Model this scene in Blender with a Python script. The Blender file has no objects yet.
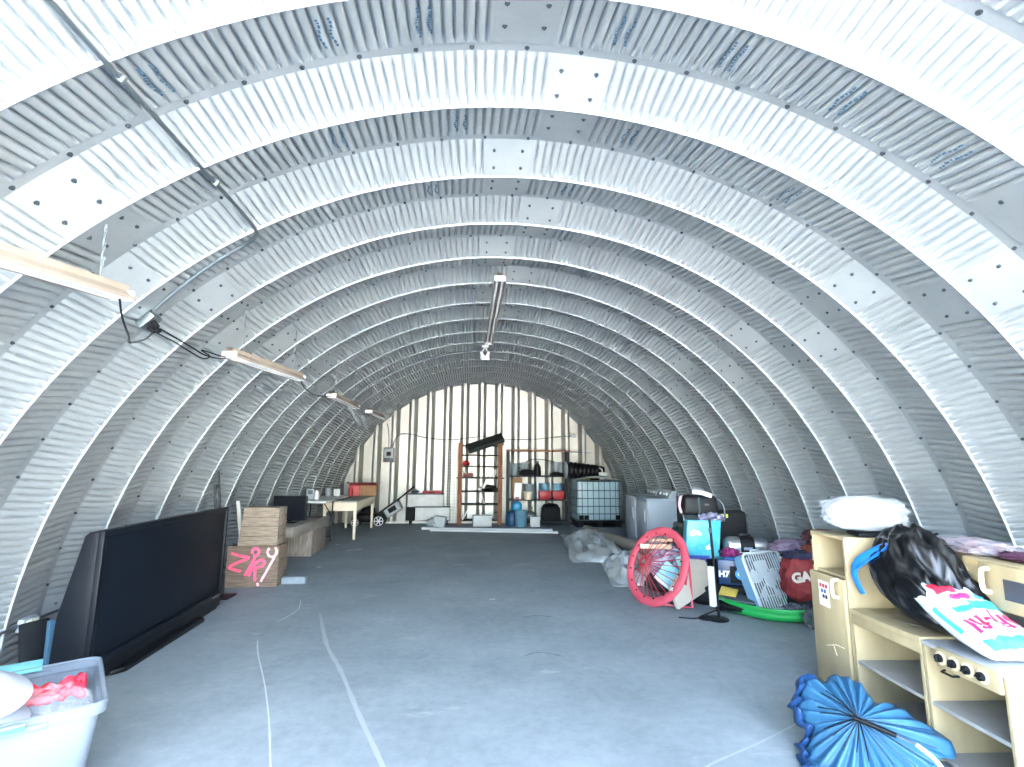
import bpy, bmesh, math, random
import numpy as np
from mathutils import Vector, Matrix, Euler, noise
random.seed(7)
SC = bpy.context.scene
COL = SC.collection
PI = math.pi
R = math.radians
V = Vector

# ------------------------------------------------------------------ materials
def srgb(h):
    h = h.lstrip('#')
    c = [int(h[i:i+2], 16)/255 for i in (0, 2, 4)]
    return tuple(x/12.92 if x <= .04045 else ((x+.055)/1.055)**2.4 for x in c) + (1,)
_M = {}
def mat(name, col, rough=.6, metal=0., var=.0, scale=8., bump=0., bscale=60., col2=None, stretch=(1, 1, 1), trans=0., alpha=1., ior=1.45, coat=0., spec=.5):
    """procedural principled material: base colour broken up by noise, optional bump"""
    if name in _M: return _M[name]
    m = bpy.data.materials.new(name); m.use_nodes = True
    nt = m.node_tree; b = nt.nodes['Principled BSDF']
    c = srgb(col)
    b.inputs['Base Color'].default_value = c
    b.inputs['Roughness'].default_value = rough
    b.inputs['Metallic'].default_value = metal
    b.inputs['Transmission Weight'].default_value = trans
    b.inputs['Alpha'].default_value = alpha
    b.inputs['IOR'].default_value = ior
    b.inputs['Coat Weight'].default_value = coat
    b.inputs['Specular IOR Level'].default_value = spec
    if var or col2 or bump:
        tc = nt.nodes.new('ShaderNodeTexCoord'); mp = nt.nodes.new('ShaderNodeMapping')
        mp.inputs['Scale'].default_value = stretch
        nt.links.new(tc.outputs['Object'], mp.inputs['Vector'])
    if var or col2:
        n = nt.nodes.new('ShaderNodeTexNoise'); n.inputs['Scale'].default_value = scale; n.inputs['Detail'].default_value = 6
        nt.links.new(mp.outputs['Vector'], n.inputs['Vector'])
        r = nt.nodes.new('ShaderNodeValToRGB')
        r.color_ramp.elements[0].position = .35; r.color_ramp.elements[1].position = .65
        if col2: a, z = c, srgb(col2)
        else:
            a = tuple(x*(1-var) for x in c[:3])+(1,); z = tuple(min(1, x*(1+var)) for x in c[:3])+(1,)
        r.color_ramp.elements[0].color = a; r.color_ramp.elements[1].color = z
        nt.links.new(n.outputs['Fac'], r.inputs['Fac']); nt.links.new(r.outputs['Color'], b.inputs['Base Color'])
    if bump:
        n2 = nt.nodes.new('ShaderNodeTexNoise'); n2.inputs['Scale'].default_value = bscale; n2.inputs['Detail'].default_value = 4
        nt.links.new(mp.outputs['Vector'], n2.inputs['Vector'])
        bp = nt.nodes.new('ShaderNodeBump'); bp.inputs['Strength'].default_value = bump; bp.inputs['Distance'].default_value = .01
        nt.links.new(n2.outputs['Fac'], bp.inputs['Height']); nt.links.new(bp.outputs['Normal'], b.inputs['Normal'])
    _M[name] = m
    return m

# ------------------------------------------------------------------ mesh builder
class B:
    """collects shapes for ONE mesh object"""
    def __init__(self): self.bm = bmesh.new()
    def _add(self, verts, faces, M=None):
        vs = [self.bm.verts.new(M @ V(v) if M is not None else v) for v in verts]
        for f in faces:
            try: self.bm.faces.new([vs[i] for i in f])
            except ValueError: pass
        return self
    def box(self, c, s, rot=(0, 0, 0), bev=0., seg=2, taper=1.):
        """centre c, full size s; taper scales the top"""
        t = bmesh.new(); bmesh.ops.create_cube(t, size=1)
        for v in t.verts:
            k = taper if v.co.z > 0 else 1
            v.co = V((v.co.x*s[0]*k, v.co.y*s[1]*k, v.co.z*s[2]))
        if bev: bmesh.ops.bevel(t, geom=list(t.edges), offset=min(bev, .49*min(s)), segments=seg, affect='EDGES', profile=.5)
        M = Matrix.Translation(c) @ Euler(rot).to_matrix().to_4x4()
        return self._merge(t, M)
    def b2(self, a, b, bev=0., seg=2):
        """axis-aligned box from corner a to corner b"""
        return self.box([(a[i]+b[i])/2 for i in range(3)], [abs(b[i]-a[i]) for i in range(3)], bev=bev, seg=seg)
    def _merge(self, t, M=None):
        t.verts.ensure_lookup_table(); t.verts.index_update()
        vs = [self.bm.verts.new(M @ v.co if M is not None else v.co) for v in t.verts]
        for f in t.faces:
            try: self.bm.faces.new([vs[v.index] for v in f.verts])
            except ValueError: pass
        t.free(); return self
    def cyl(self, p0, p1, r0, r1=None, n=16, cap=True):
        r1 = r0 if r1 is None else r1
        p0, p1 = V(p0), V(p1); d = (p1-p0)
        q = d.to_track_quat('Z', 'Y')
        vs = []
        for p, r in ((p0, r0), (p1, r1)):
            for i in range(n):
                a = 2*PI*i/n; vs.append(p + q @ V((r*math.cos(a), r*math.sin(a), 0)))
        fs = [(i, (i+1) % n, n+(i+1) % n, n+i) for i in range(n)]
        if cap: fs += [tuple(range(n-1, -1, -1)), tuple(range(n, 2*n))]
        return self._add(vs, fs)
    def tube(self, pts, r, n=8, closed=False, smooth=0, flat=1., cap=True):
        """swept round tube along a polyline (smooth = catmull subdivisions); r may be a list"""
        pts = [V(p) for p in pts]
        rs = list(r) if isinstance(r, (list, tuple)) else [r]*len(pts)
        if smooth:
            P, Q = [], []
            m = len(pts); rng = m if closed else m-1
            for i in range(rng):
                g = (lambda k: pts[k % m]) if closed else (lambda k: pts[min(max(k, 0), m-1)])
                a, b, c, d = g(i-1), g(i), g(i+1), g(i+2)
                for j in range(smooth):
                    t = j/smooth
                    P.append(.5*((2*b)+(c-a)*t+(2*a-5*b+4*c-d)*t*t+(3*b-a-3*c+d)*t**3))
                    Q.append(rs[i]*(1-t)+rs[(i+1) % m]*t)
            if not closed: P.append(pts[-1]); Q.append(rs[-1])
            pts, rs = P, Q
        m = len(pts); vs = []; up = V((0, 0, 1)); prev = None
        for i, p in enumerate(pts):
            if closed: d = pts[(i+1) % m]-pts[i-1]
            else: d = pts[min(i+1, m-1)]-pts[max(i-1, 0)]
            if d.length < 1e-9: d = V((0, 0, 1))
            d.normalize()
            if prev is None:
                a = up if abs(d.dot(up)) < .9 else V((1, 0, 0))
                u = (a-d*a.dot(d)).normalized()
            else:
                u = prev-d*prev.dot(d)
                u = u.normalized() if u.length > 1e-6 else V((1, 0, 0))
            prev = u; w = d.cross(u)
            for k in range(n):
                a = 2*PI*k/n; vs.append(p+u*(rs[i]*math.cos(a)*flat)+w*(rs[i]*math.sin(a)))
        fs = []
        for i in range(m if closed else m-1):
            j = (i+1) % m
            for k in range(n):
                l = (k+1) % n; fs.append((i*n+k, i*n+l, j*n+l, j*n+k))
        if cap and not closed: fs += [tuple(range(n-1, -1, -1)), tuple(range((m-1)*n, m*n))]
        return self._add(vs, fs)
    def lathe(self, prof, c=(0, 0, 0), n=32, M=None):
        """prof = [(r, z)...] revolved about z through c"""
        vs, ring = [], []
        for r, z in prof:
            if r < 1e-6: ring.append([len(vs)]); vs.append((c[0], c[1], c[2]+z))
            else:
                s = len(vs); ring.append(list(range(s, s+n)))
                for i in range(n):
                    a = 2*PI*i/n; vs.append((c[0]+r*math.cos(a), c[1]+r*math.sin(a), c[2]+z))
        fs = []
        for a, b in zip(ring, ring[1:]):
            for i in range(n):
                j = (i+1) % n
                if len(a) == 1 and len(b) == 1: continue
                if len(a) == 1: fs.append((a[0], b[i], b[j]))
                elif len(b) == 1: fs.append((a[i], b[0], a[j]))
                else: fs.append((a[i], b[i], b[j], a[j]))
        return self._add([V(v) for v in vs], fs, M)
    def prism(self, poly, h, M=None, bev=0.):
        """polygon in xy extruded 0..h in z"""
        n = len(poly)
        t = bmesh.new()
        vs = [t.verts.new((x, y, 0)) for x, y in poly] + [t.verts.new((x, y, h)) for x, y in poly]
        t.faces.new(vs[:n][::-1]); t.faces.new(vs[n:])
        for i in range(n):
            j = (i+1) % n; t.faces.new((vs[i], vs[j], vs[n+j], vs[n+i]))
        if bev: bmesh.ops.bevel(t, geom=list(t.edges), offset=bev, segments=2, affect='EDGES', profile=.5)
        return self._merge(t, M)
    def grid(self, fn, nu, nv, closed_u=False, closed_v=False):
        """fn(u,v) -> point, u,v in 0..1"""
        U = nu if closed_u else nu+1; W = nv if closed_v else nv+1
        vs = [V(fn(i/nu, j/nv)) for i in range(U) for j in range(W)]
        fs = []
        for i in range(nu):
            for j in range(nv):
                a, b = (i+1) % U, (j+1) % W
                fs.append((i*W+j, a*W+j, a*W+b, i*W+b))
        return self._add(vs, fs)
    def ell(self, c, s, amp=0., fr=2., sub=4, rot=(0, 0, 0), e=1., seed=0., floor=None):
        """lumpy ellipsoid (half sizes s); e<1 squares it off"""
        t = bmesh.new(); bmesh.ops.create_icosphere(t, subdivisions=sub, radius=1)
        Mr = Euler(rot).to_matrix()
        for v in t.verts:
            d = v.co.normalized()
            if e != 1.: d = V([math.copysign(abs(x)**e, x) for x in d])
            k = 1+amp*noise.fractal(d*fr+V((seed, seed*1.7, -seed)), .8, 2.1, 4)
            p = Mr @ V((d.x*s[0]*k, d.y*s[1]*k, d.z*s[2]*k))
            v.co = V(c)+p
            if floor is not None and v.co.z < floor: v.co.z = floor
        return self._merge(t)
    def build(self, name, m, parent=None, sharp=35, loc=None, solid=0., sub=0):
        bmesh.ops.remove_doubles(self.bm, verts=self.bm.verts, dist=1e-5)
        bmesh.ops.recalc_face_normals(self.bm, faces=self.bm.faces)
        me = bpy.data.meshes.new(name); self.bm.to_mesh(me); self.bm.free()
        me.polygons.foreach_set('use_smooth', [True]*len(me.polygons))
        me.set_sharp_from_angle(angle=R(sharp))
        o = bpy.data.objects.new(name, me); COL.objects.link(o)
        if m: me.materials.append(m)
        if parent: o.parent = parent
        if loc: o.location = loc
        if solid:
            md = o.modifiers.new('thickness', 'SOLIDIFY'); md.thickness = solid; md.offset = 0
        if sub:
            md = o.modifiers.new('smooth', 'SUBSURF'); md.levels = sub; md.render_levels = sub
        return o

def tag(o, label=None, cat=None, group=None, kind=None):
    if label: o['label'] = label
    if cat: o['category'] = cat
    if group: o['group'] = group
    if kind: o['kind'] = kind
    return o
def thing(name, label, cat, loc=(0, 0, 0), rz=0., group=None, rot=None):
    o = bpy.data.objects.new(name, None); COL.objects.link(o)
    o.empty_display_size = .1
    o.location = loc; o.rotation_euler = rot if rot else (0, 0, R(rz))
    return tag(o, label, cat, group)
def copy_thing(o, loc, rz=None, label=None, parent=None):
    c = o.copy(); COL.objects.link(c)
    if parent is not None: c.parent = parent
    else:
        c.location = loc
        if rz is not None: c.rotation_euler = (0, 0, R(rz))
        if label: c['label'] = label
    for ch in o.children: copy_thing(ch, None, parent=c)
    return c
def text_mesh(txt, size, m, parent, M, name='lettering', depth=.002, shear=0., bold=0.):
    """real letters as a mesh, laid in the xy plane of M, centred"""
    cu = bpy.data.curves.new('t', 'FONT'); cu.body = txt; cu.size = size; cu.extrude = depth; cu.align_x = 'CENTER'; cu.align_y = 'CENTER'
    cu.shear = shear; cu.offset = bold
    to = bpy.data.objects.new('t', cu); COL.objects.link(to)
    dg = bpy.context.evaluated_depsgraph_get(); dg.update()
    me = bpy.data.meshes.new_from_object(to.evaluated_get(dg))
    bpy.data.objects.remove(to); bpy.data.curves.remove(cu)
    me.transform(M); me.name = name; me.materials.clear(); me.materials.append(m)
    o = bpy.data.objects.new(name, me); COL.objects.link(o); o.parent = parent
    return o
def frame(o, x, y):
    """matrix with origin o, x axis x, y axis y"""
    x = V(x).normalized(); z = x.cross(V(y)).normalized(); y = z.cross(x)
    M = Matrix((x, y, z)).transposed().to_4x4(); M.translation = V(o); return M
EXPOSURE, SKY, SUN = 1.85, 1.2, 190.0
# ------------------------------------------------------------------ camera, light, sky
cam = bpy.data.objects.new('camera', bpy.data.cameras.new('camera')); COL.objects.link(cam)
cam.data.sensor_width = 36; cam.data.lens = 508.12/1024*36; cam.data.clip_start = .02
yaw, pit, rol = .0826, .1546, .0072
cam.matrix_world = Matrix.Translation((-.3336, 0, 1.4582)) @ Matrix.Rotation(-yaw, 4, 'Z') @ Matrix.Rotation(PI/2+pit, 4, 'X') @ Matrix.Rotation(rol, 4, 'Z')
SC.camera = cam
SC.view_settings.view_transform = 'Standard'; SC.view_settings.look = 'None'; SC.view_settings.gamma = 1
SC.view_settings.use_curve_mapping = False; SC.view_settings.exposure = EXPOSURE
w = bpy.data.worlds.new('sky'); SC.world = w; w.use_nodes = True
nt = w.node_tree; bg = nt.nodes['Background']
sk = nt.nodes.new('ShaderNodeTexSky'); sk.sky_type = 'NISHITA'; sk.sun_disc = False
sk.sun_elevation = R(52); sk.sun_rotation = R(150); sk.air_density = 1.0; sk.dust_density = 1.2; sk.ozone_density = .7
nt.links.new(sk.outputs['Color'], bg.inputs['Color']); bg.inputs['Strength'].default_value = SKY
sl = bpy.data.lights.new('sun', 'SUN'); sl.energy = SUN; sl.angle = R(.6); sl.color = (1, .95, .88)
so = bpy.data.objects.new('sun', sl); COL.objects.link(so); so.location = (4, 26, 18)
so.rotation_euler = V((-.25, -.92, -.42)).to_track_quat('-Z', 'Y').to_euler()

# ------------------------------------------------------------------ the setting
RV, RR, ZC = 3.556, 3.474, -.0606
PITCH, D0, YB = .7015, 2.2440, 12.94
YF = D0-4*PITCH                       # open front end of the hut
def galv(name, col, rough, metal):
    m = bpy.data.materials.new(name); m.use_nodes = True; nt = m.node_tree; b = nt.nodes['Principled BSDF']
    b.inputs['Metallic'].default_value = metal
    tc = nt.nodes.new('ShaderNodeTexCoord')
    n = nt.nodes.new('ShaderNodeTexNoise'); n.inputs['Scale'].default_value = 2.2; n.inputs['Detail'].default_value = 8; n.inputs['Roughness'].default_value = .62
    nt.links.new(tc.outputs['Object'], n.inputs['Vector'])
    r = nt.nodes.new('ShaderNodeValToRGB'); c = srgb(col)
    r.color_ramp.elements[0].position = .3; r.color_ramp.elements[1].position = .72
    r.color_ramp.elements[0].color = tuple(x*.86 for x in c[:3])+(1,); r.color_ramp.elements[1].color = tuple(min(1, x*1.06) for x in c[:3])+(1,)
    nt.links.new(n.outputs['Fac'], r.inputs['Fac']); nt.links.new(r.outputs['Color'], b.inputs['Base Color'])
    v = nt.nodes.new('ShaderNodeTexVoronoi'); v.inputs['Scale'].default_value = 90
    nt.links.new(tc.outputs['Object'], v.inputs['Vector'])
    mr = nt.nodes.new('ShaderNodeMapRange'); mr.inputs['To Min'].default_value = rough-.06; mr.inputs['To Max'].default_value = rough+.08
    nt.links.new(v.outputs['Color'], mr.inputs['Value']); nt.links.new(mr.outputs['Result'], b.inputs['Roughness'])
    return m
m_galv = galv('galvanised steel', '#a6aeb1', .40, .62)
m_endwall = galv('galvanised end wall steel', '#a3a4a0', .42, .65)
m_bolt = mat('dull bolt steel', '#4d565b', .5, .8)
m_concrete = bpy.data.materials.new('concrete floor'); m_concrete.use_nodes = True
def concrete():
    nt = m_concrete.node_tree; b = nt.nodes['Principled BSDF']; L = nt.links.new
    tc = nt.nodes.new('ShaderNodeTexCoord')
    def nz(sc, det, ro=.6, st=None):
        n = nt.nodes.new('ShaderNodeTexNoise'); n.inputs['Scale'].default_value = sc; n.inputs['Detail'].default_value = det; n.inputs['Roughness'].default_value = ro
        if st:
            mp = nt.nodes.new('ShaderNodeMapping'); mp.inputs['Scale'].default_value = st; L(tc.outputs['Object'], mp.inputs['Vector']); L(mp.outputs['Vector'], n.inputs['Vector'])
        else: L(tc.outputs['Object'], n.inputs['Vector'])
        return n
    def ramp(src, p0, p1, c0, c1):
        r = nt.nodes.new('ShaderNodeValToRGB'); e = r.color_ramp.elements
        e[0].position = p0; e[1].position = p1; e[0].color = c0; e[1].color = c1; L(src, r.inputs['Fac']); return r
    def mix(kind, fac, a, c):
        x = nt.nodes.new('ShaderNodeMix'); x.data_type = 'RGBA'; x.blend_type = kind
        if isinstance(fac, float): x.inputs[0].default_value = fac
        else: L(fac, x.inputs[0])
        L(a, x.inputs[6])
        if isinstance(c, tuple): x.inputs[7].default_value = c
        else: L(c, x.inputs[7])
        return x.outputs[2]
    base = ramp(nz(1.1, 10, .65).outputs['Fac'], .3, .7, srgb('#6f7a80'), srgb('#889399'))
    fine = ramp(nz(14, 8, .7).outputs['Fac'], .32, .68, (.80, .80, .80, 1), (1, 1, 1, 1))
    c = mix('MULTIPLY', 1., base.outputs['Color'], fine.outputs['Color'])
    st = ramp(nz(2.6, 7, .7, (1, .35, 1)).outputs['Fac'], .60, .68, (0, 0, 0, 1), (1, 1, 1, 1))
    c = mix('MIX', mix('MULTIPLY', 1., st.outputs['Color'], (.45, .45, .45, 1)), c, srgb('#676c70'))
    sp = ramp(nz(30, 5, .6).outputs['Fac'], .70, .735, (0, 0, 0, 1), (1, 1, 1, 1))
    c = mix('MIX', mix('MULTIPLY', 1., sp.outputs['Color'], (.6, .6, .6, 1)), c, srgb('#565b60'))
    pl = ramp(nz(1.7, 9, .7, (.5, 1.2, 1)).outputs['Fac'], .62, .72, (0, 0, 0, 1), (1, 1, 1, 1))
    c = mix('MIX', mix('MULTIPLY', 1., pl.outputs['Color'], (.5, .5, .5, 1)), c, srgb('#b0b4b5'))
    L(c, b.inputs['Base Color'])
    b.inputs['Roughness'].default_value = .62; b.inputs['Specular IOR Level'].default_value = .35
    bp = nt.nodes.new('ShaderNodeBump'); bp.inputs['Strength'].default_value = .35; bp.inputs['Distance'].default_value = .006
    L(nz(24, 8, .7).outputs['Fac'], bp.inputs['Height']); L(bp.outputs['Normal'], b.inputs['Normal'])
concrete()

# floor slab and the ground outside the open end
o = B().b2((-3.75, YF-.1, -.15), (3.75, YB+.3, 0)).build('floor', m_concrete); tag(o, kind='structure')
flo = o
def scratch(pts, w, col, name, seed=0):
    pts = [V((x, y, .0006)) for x, y in pts]; P = []
    for i in range(len(pts)-1):
        g = lambda k: pts[min(max(k, 0), len(pts)-1)]
        for j in range(8):
            t = j/8; a, b_, c, d = g(i-1), g(i), g(i+1), g(i+2)
            P.append(.5*((2*b_)+(c-a)*t+(2*a-5*b_+4*c-d)*t*t+(3*b_-a-3*c+d)*t**3))
    P.append(pts[-1]); b = B(); vs = []
    for i, p in enumerate(P):
        d = (P[min(i+1, len(P)-1)]-P[max(i-1, 0)]).normalized(); n = V((-d.y, d.x, 0)); ww = w*(.6+.8*abs(noise.noise(V((i*.35, seed, 0)))))*min(1, (i+1)/4, (len(P)-i)/4)
        vs += [p+n*ww, p-n*ww]
    b._add(vs, [(2*i, 2*i+1, 2*i+3, 2*i+2) for i in range(len(P)-1)])
    return b.build(name, mat(*col), flo)
pale = ('pale floor scrape', '#a9adae', .8)
scratch([(-2.04, 4.62), (-1.90, 4.28), (-1.66, 3.77), (-1.44, 3.26), (-1.26, 2.8), (-1.12, 2.45)], .007, pale, 'floor_scratch', 1)
scratch([(-1.76, 5.4), (-1.45, 4.49), (-1.21, 3.95), (-.94, 3.28), (-.72, 2.76), (-.58, 2.4)], .020, ('faint floor scrape', '#8f9699', .75), 'floor_scratch', 2)
scratch([(.75, 2.58), (.91, 2.68), (1.24, 2.84), (1.59, 3.03)], .009, ('faint floor scrape', '#8f9699', .75), 'floor_scratch', 3)
scratch([(.1, 4.12), (.25, 4.2), (.42, 4.1)], .007, ('dark floor stain', '#4a5054', .7), 'floor_scratch', 4)
scratch([(.2, 5.1), (.35, 5.16), (.5, 5.1)], .008, ('dark floor stain', '#4a5054', .7), 'floor_scratch', 5)
scratch([(.5, 6.25), (.7, 6.3), (.82, 6.26)], .008, ('dark floor stain', '#4a5054', .7), 'floor_scratch', 6)
scratch([(-2.1, 5.9), (-2.0, 5.5), (-2.05, 5.1)], .008, pale, 'floor_scratch', 7)
m_ground = mat('pale desert gravel', '#cdcac4', .9, var=.15, scale=1.5, bump=.3, bscale=30)
o = B().b2((-60, -90, -.4), (60, 60, -.155)).build('ground', m_ground); tag(o, kind='structure')

CR = 220                               # crimps round the half circle
def panel_profile():
    """(s, radius, crimp weight) from valley flange to valley flange"""
    P = []
    for k in range(0, 10):
        t = k/9; P.append((t*.408, RV+(RR-RV)*t, (0, .35, 1, 1, 1, 1, 1, 1, 1, 0)[k]))
    P += [(.412, RR-.007, 0), (.419, RR-.010, 0), (.427, RR-.007, 0), (.434, RR+.001, 0), (.4345, RR+.0012, 0)]
    for k in range(1, 9):
        t = k/8; sv = .4345+t*(.915-.4345); P.append((sv, RR+.001+(RV-RR-.001)*(sv-.4345)/.5655, 0 if k == 8 else 1))
    P += [(.9155, P[-1][1]+.005, 0), (1.0, RV, 0)]
    return P
PROF = panel_profile()
JOINTS = {0: (129.4, 86.8, 45.0, 3.2), 1: (174.7, 133.1, 91.9, 50.3, 8.5)}
def arch_panel(k, par):
    """one corrugated steel arch from springing to springing, starting at valley k"""
    js = [R(a) for a in JOINTS[k % 2]]
    NS = 10; n = CR*NS
    th = np.linspace(R(-1.5), R(181.5), n+1)
    ph = th*CR/PI*2*PI
    wave = np.cos(ph); pos = np.mod(np.arange(n+1), NS); wave = -np.array([0, 0, 0, 0, 0, .25, 1, 1, .25, 0])[pos]+.15*np.sin(pos/NS*2*PI)
    gate = np.ones_like(th)
    for a in js: gate *= np.clip((np.abs(th-a)-R(2.35))/R(.25), 0, 1)
    lap = np.zeros_like(th)
    for a in js: lap += (np.abs(th-a) < R(2.6))*.004
    s = np.array([p[0] for p in PROF]); r0 = np.array([p[1] for p in PROF]); wt = np.array([p[2] for p in PROF])
    rr = r0[None, :]-.021*(wave*gate)[:, None]*wt[None, :]-lap[:, None]*0
    X = np.cos(th)[:, None]*rr; Z = np.sin(th)[:, None]*rr+ZC
    Y = np.broadcast_to(D0+(k+s)*PITCH, X.shape)
    co = np.stack([X, Y, Z], -1).reshape(-1, 3)
    m = len(PROF); i, j = np.meshgrid(np.arange(n), np.arange(m-1), indexing='ij')
    a = (i*m+j).ravel(); F = np.stack([a, a+m, a+m+1, a+1], 1)
    me = bpy.data.meshes.new('arch_panel')
    me.vertices.add(len(co)); me.vertices.foreach_set('co', co.ravel().astype(np.float32))
    me.loops.add(F.size); me.loops.foreach_set('vertex_index', F.ravel().astype(np.int32))
    me.polygons.add(len(F)); me.polygons.foreach_set('loop_start', (np.arange(len(F))*4).astype(np.int32))
    me.polygons.foreach_set('use_smooth', np.ones(len(F), bool))
    me.update(); me.validate()
    me.set_sharp_from_angle(angle=R(38))
    me.materials.append(m_galv)
    ob = bpy.data.objects.new('arch_panel', me); COL.objects.link(ob); ob.parent = par
    return ob
vault = bpy.data.objects.new('ceiling', None); COL.objects.link(vault); tag(vault, kind='structure')
KMAX = 16
for k in range(-4, KMAX): arch_panel(k, vault)
# bolts: four on every lap joint on both faces, and a row along every flange
def bolt_mesh(r, name):
    b = B(); b.cyl((0, 0, -.002), (0, 0, .007), r, n=6); b.cyl((0, 0, .007), (0, 0, .012), r*.55, n=8)
    b.cyl((0, 0, -.002), (0, 0, .0015), r*1.45, n=12)
    o = b.build(name, m_bolt); me = o.data; bpy.data.objects.remove(o); return me
bme = bolt_mesh(.0085, 'bolt')
spots = []
def rad_at(s): return float(np.interp(s, [p[0] for p in PROF], [p[1] for p in PROF]))
for k in range(-3, KMAX):
    for a in JOINTS[k % 2]:
        for da in (-1.5, 1.5):
            for s in (.12, .31, .53, .74):
                r = rad_at(s); slope = .092/.28 if s < .42 else -.09/.397
                spots.append((a+da, r, D0+(k+s)*PITCH, slope))
    q = 2.
    while q < 179:
        spots.append((q+(k % 3)*.7, RV-.004, D0+(k+.965)*PITCH, 0)); q += 4.4
spots = [s for s in spots if s[2] < YB-.05 and 3 < s[0] < 177]
def bolt_mat(sp):
    a, r, y, sl = sp; a = R(a)
    inward = V((-math.cos(a), 0, -math.sin(a)))
    z = (inward+V((0, -sl, 0))).normalized()
    M = frame((0, 0, 0), V((0, 1, 0)), z.cross(V((0, 1, 0))))
    M.translation = V((math.cos(a)*r, y, ZC+math.sin(a)*r)); return M
camp = V((-.33, 0, 1.46))
spots.sort(key=lambda s: (V((math.cos(R(s[0]))*s[1], s[2], math.sin(R(s[0]))*s[1]))-camp).length if s[2] > 1.2 else 99)
for sp in spots[:100]:
    ob = bpy.data.objects.new('bolt', bme); COL.objects.link(ob); ob.parent = vault; ob.matrix_local = bolt_mat(sp)
rest = B()
for sp in spots[100:]:
    rest.cyl((0, 0, 0), (0, 0, .008), .012, n=6) if False else None
    M = bolt_mat(sp); p0 = M @ V((0, 0, -.002)); p1 = M @ V((0, 0, .010)); rest.cyl(p0, p1, .0095, n=6)
m_ink = mat('faded blue stamp ink', '#2b4c62', .7)
for k, angs in ((-1, (118, 106, 99, 84, 75.5, 66, 57)), (0, (108, 96.5, 80, 63)), (1, (100, 84))):
    for q, ang in enumerate(angs):
        b = B()
        for row in (0, 1):
            sv = .54
            while sv < .80:
                ln_ = random.uniform(.012, .035); a = ang+row*.85+.1*math.sin(sv*30); r = rad_at(sv)-.006
                p = lambda s_, da: V((math.cos(R(a+da))*(rad_at(s_)-.006), D0+(k+s_)*PITCH, ZC+math.sin(R(a+da))*(rad_at(s_)-.006)))
                b._add([p(sv, -.09), p(sv+ln_, -.09), p(sv+ln_, .09), p(sv, .09)], [(0, 1, 2, 3)]); sv += ln_+random.uniform(.006, .014)
        ob = b.build('ink_stamp', m_ink, vault, solid=.0008); tag(ob, kind='stuff')
o = rest.build('bolts', m_bolt, vault); tag(o, kind='stuff')

# ribbed steel end wall
def end_wall():
    b = B(); per = .43; xs = []
    x = -3.7-.06
    while x < 3.7:
        xs += [(x, 0), (x+.185, 0), (x+.262, -.15), (x+.328, -.15), (x+.405, 0)]; x += per
        xs[-1] = (x-.025, 0)
    pts = []
    for (a, d) in xs:
        pts.append((a, YB+d))
    H = 3.62
    # subdivide height so that it follows the arch
    for (p, q) in zip(pts, pts[1:]):
        top = lambda x: ZC+math.sqrt(max(.0, (RV+.03)**2-x*x))
        a0, a1 = max(.05, top(p[0])), max(.05, top(q[0]))
        b._add([V((p[0], p[1], -.05)), V((q[0], q[1], -.05)), V((q[0], q[1], a1)), V((p[0], p[1], a0))], [(0, 1, 2, 3)])
    o = b.build('wall_back', m_endwall, sharp=20); tag(o, kind='structure')
    s = B().b2((-3.2, YB-.19, 0), (3.2, YB-.155, .045)).build('base_angle', m_endwall, o)
end_wall()
# ------------------------------------------------------------------ shared materials
m_black = mat('black plastic', '#0b0d11', .45, var=.15, scale=12, spec=.25)
m_matte = mat('matte black', '#0f1216', .7, var=.2, scale=10, spec=.25)
m_screen = mat('dark satin screen', '#050b14', .5, spec=.25)
m_white = mat('white enamel', '#b4b8b8', .4, var=.04, scale=6)
m_plwhite = mat('white plastic', '#c6cacb', .35)
m_grey = mat('grey plastic', '#8c9499', .5, var=.08)
m_dgrey = mat('dark grey metal', '#474e53', .5, .5, var=.1)
m_steel = mat('conduit steel', '#7d878c', .38, .9)
m_chrome = mat('polished steel', '#c6cacc', .2, 1.)
m_wood = mat('weathered crate wood', '#716152', .8, col2='#544940', scale=5, stretch=(1.2, 6, 14), bump=.3, bscale=25)
m_wood2 = mat('grey weathered wood', '#857d74', .82, col2='#655f58', scale=5, stretch=(9, 6, 1.2), bump=.3, bscale=25)
m_rust = mat('orange brown timber', '#8a5a3e', .75, col2='#6d4430', scale=6, stretch=(5, 5, 1), bump=.15)
m_pine = mat('pale pine', '#c9ac86', .65, col2='#b8986f', scale=5, stretch=(2, 8, 8))
m_red = mat('red plastic', '#a3242c', .45, var=.1)
m_blue = mat('blue plastic', '#1d5f9e', .4, var=.1)
m_teal = mat('teal plastic', '#2b9fb0', .35)
m_card = mat('brown cardboard', '#8d6e50', .85, var=.1, scale=20)
m_beige = mat('beige painted metal', '#d2c6b0', .5, var=.05)
m_clear = mat('clear plastic', '#dfe6ea', .15, trans=.75, ior=1.15, alpha=.55)
m_frost = mat('frosted translucent plastic', '#8995a1', .35, trans=.45, ior=1.12, alpha=.6)
m_rubber = mat('black rubber', '#141516', .85)

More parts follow.
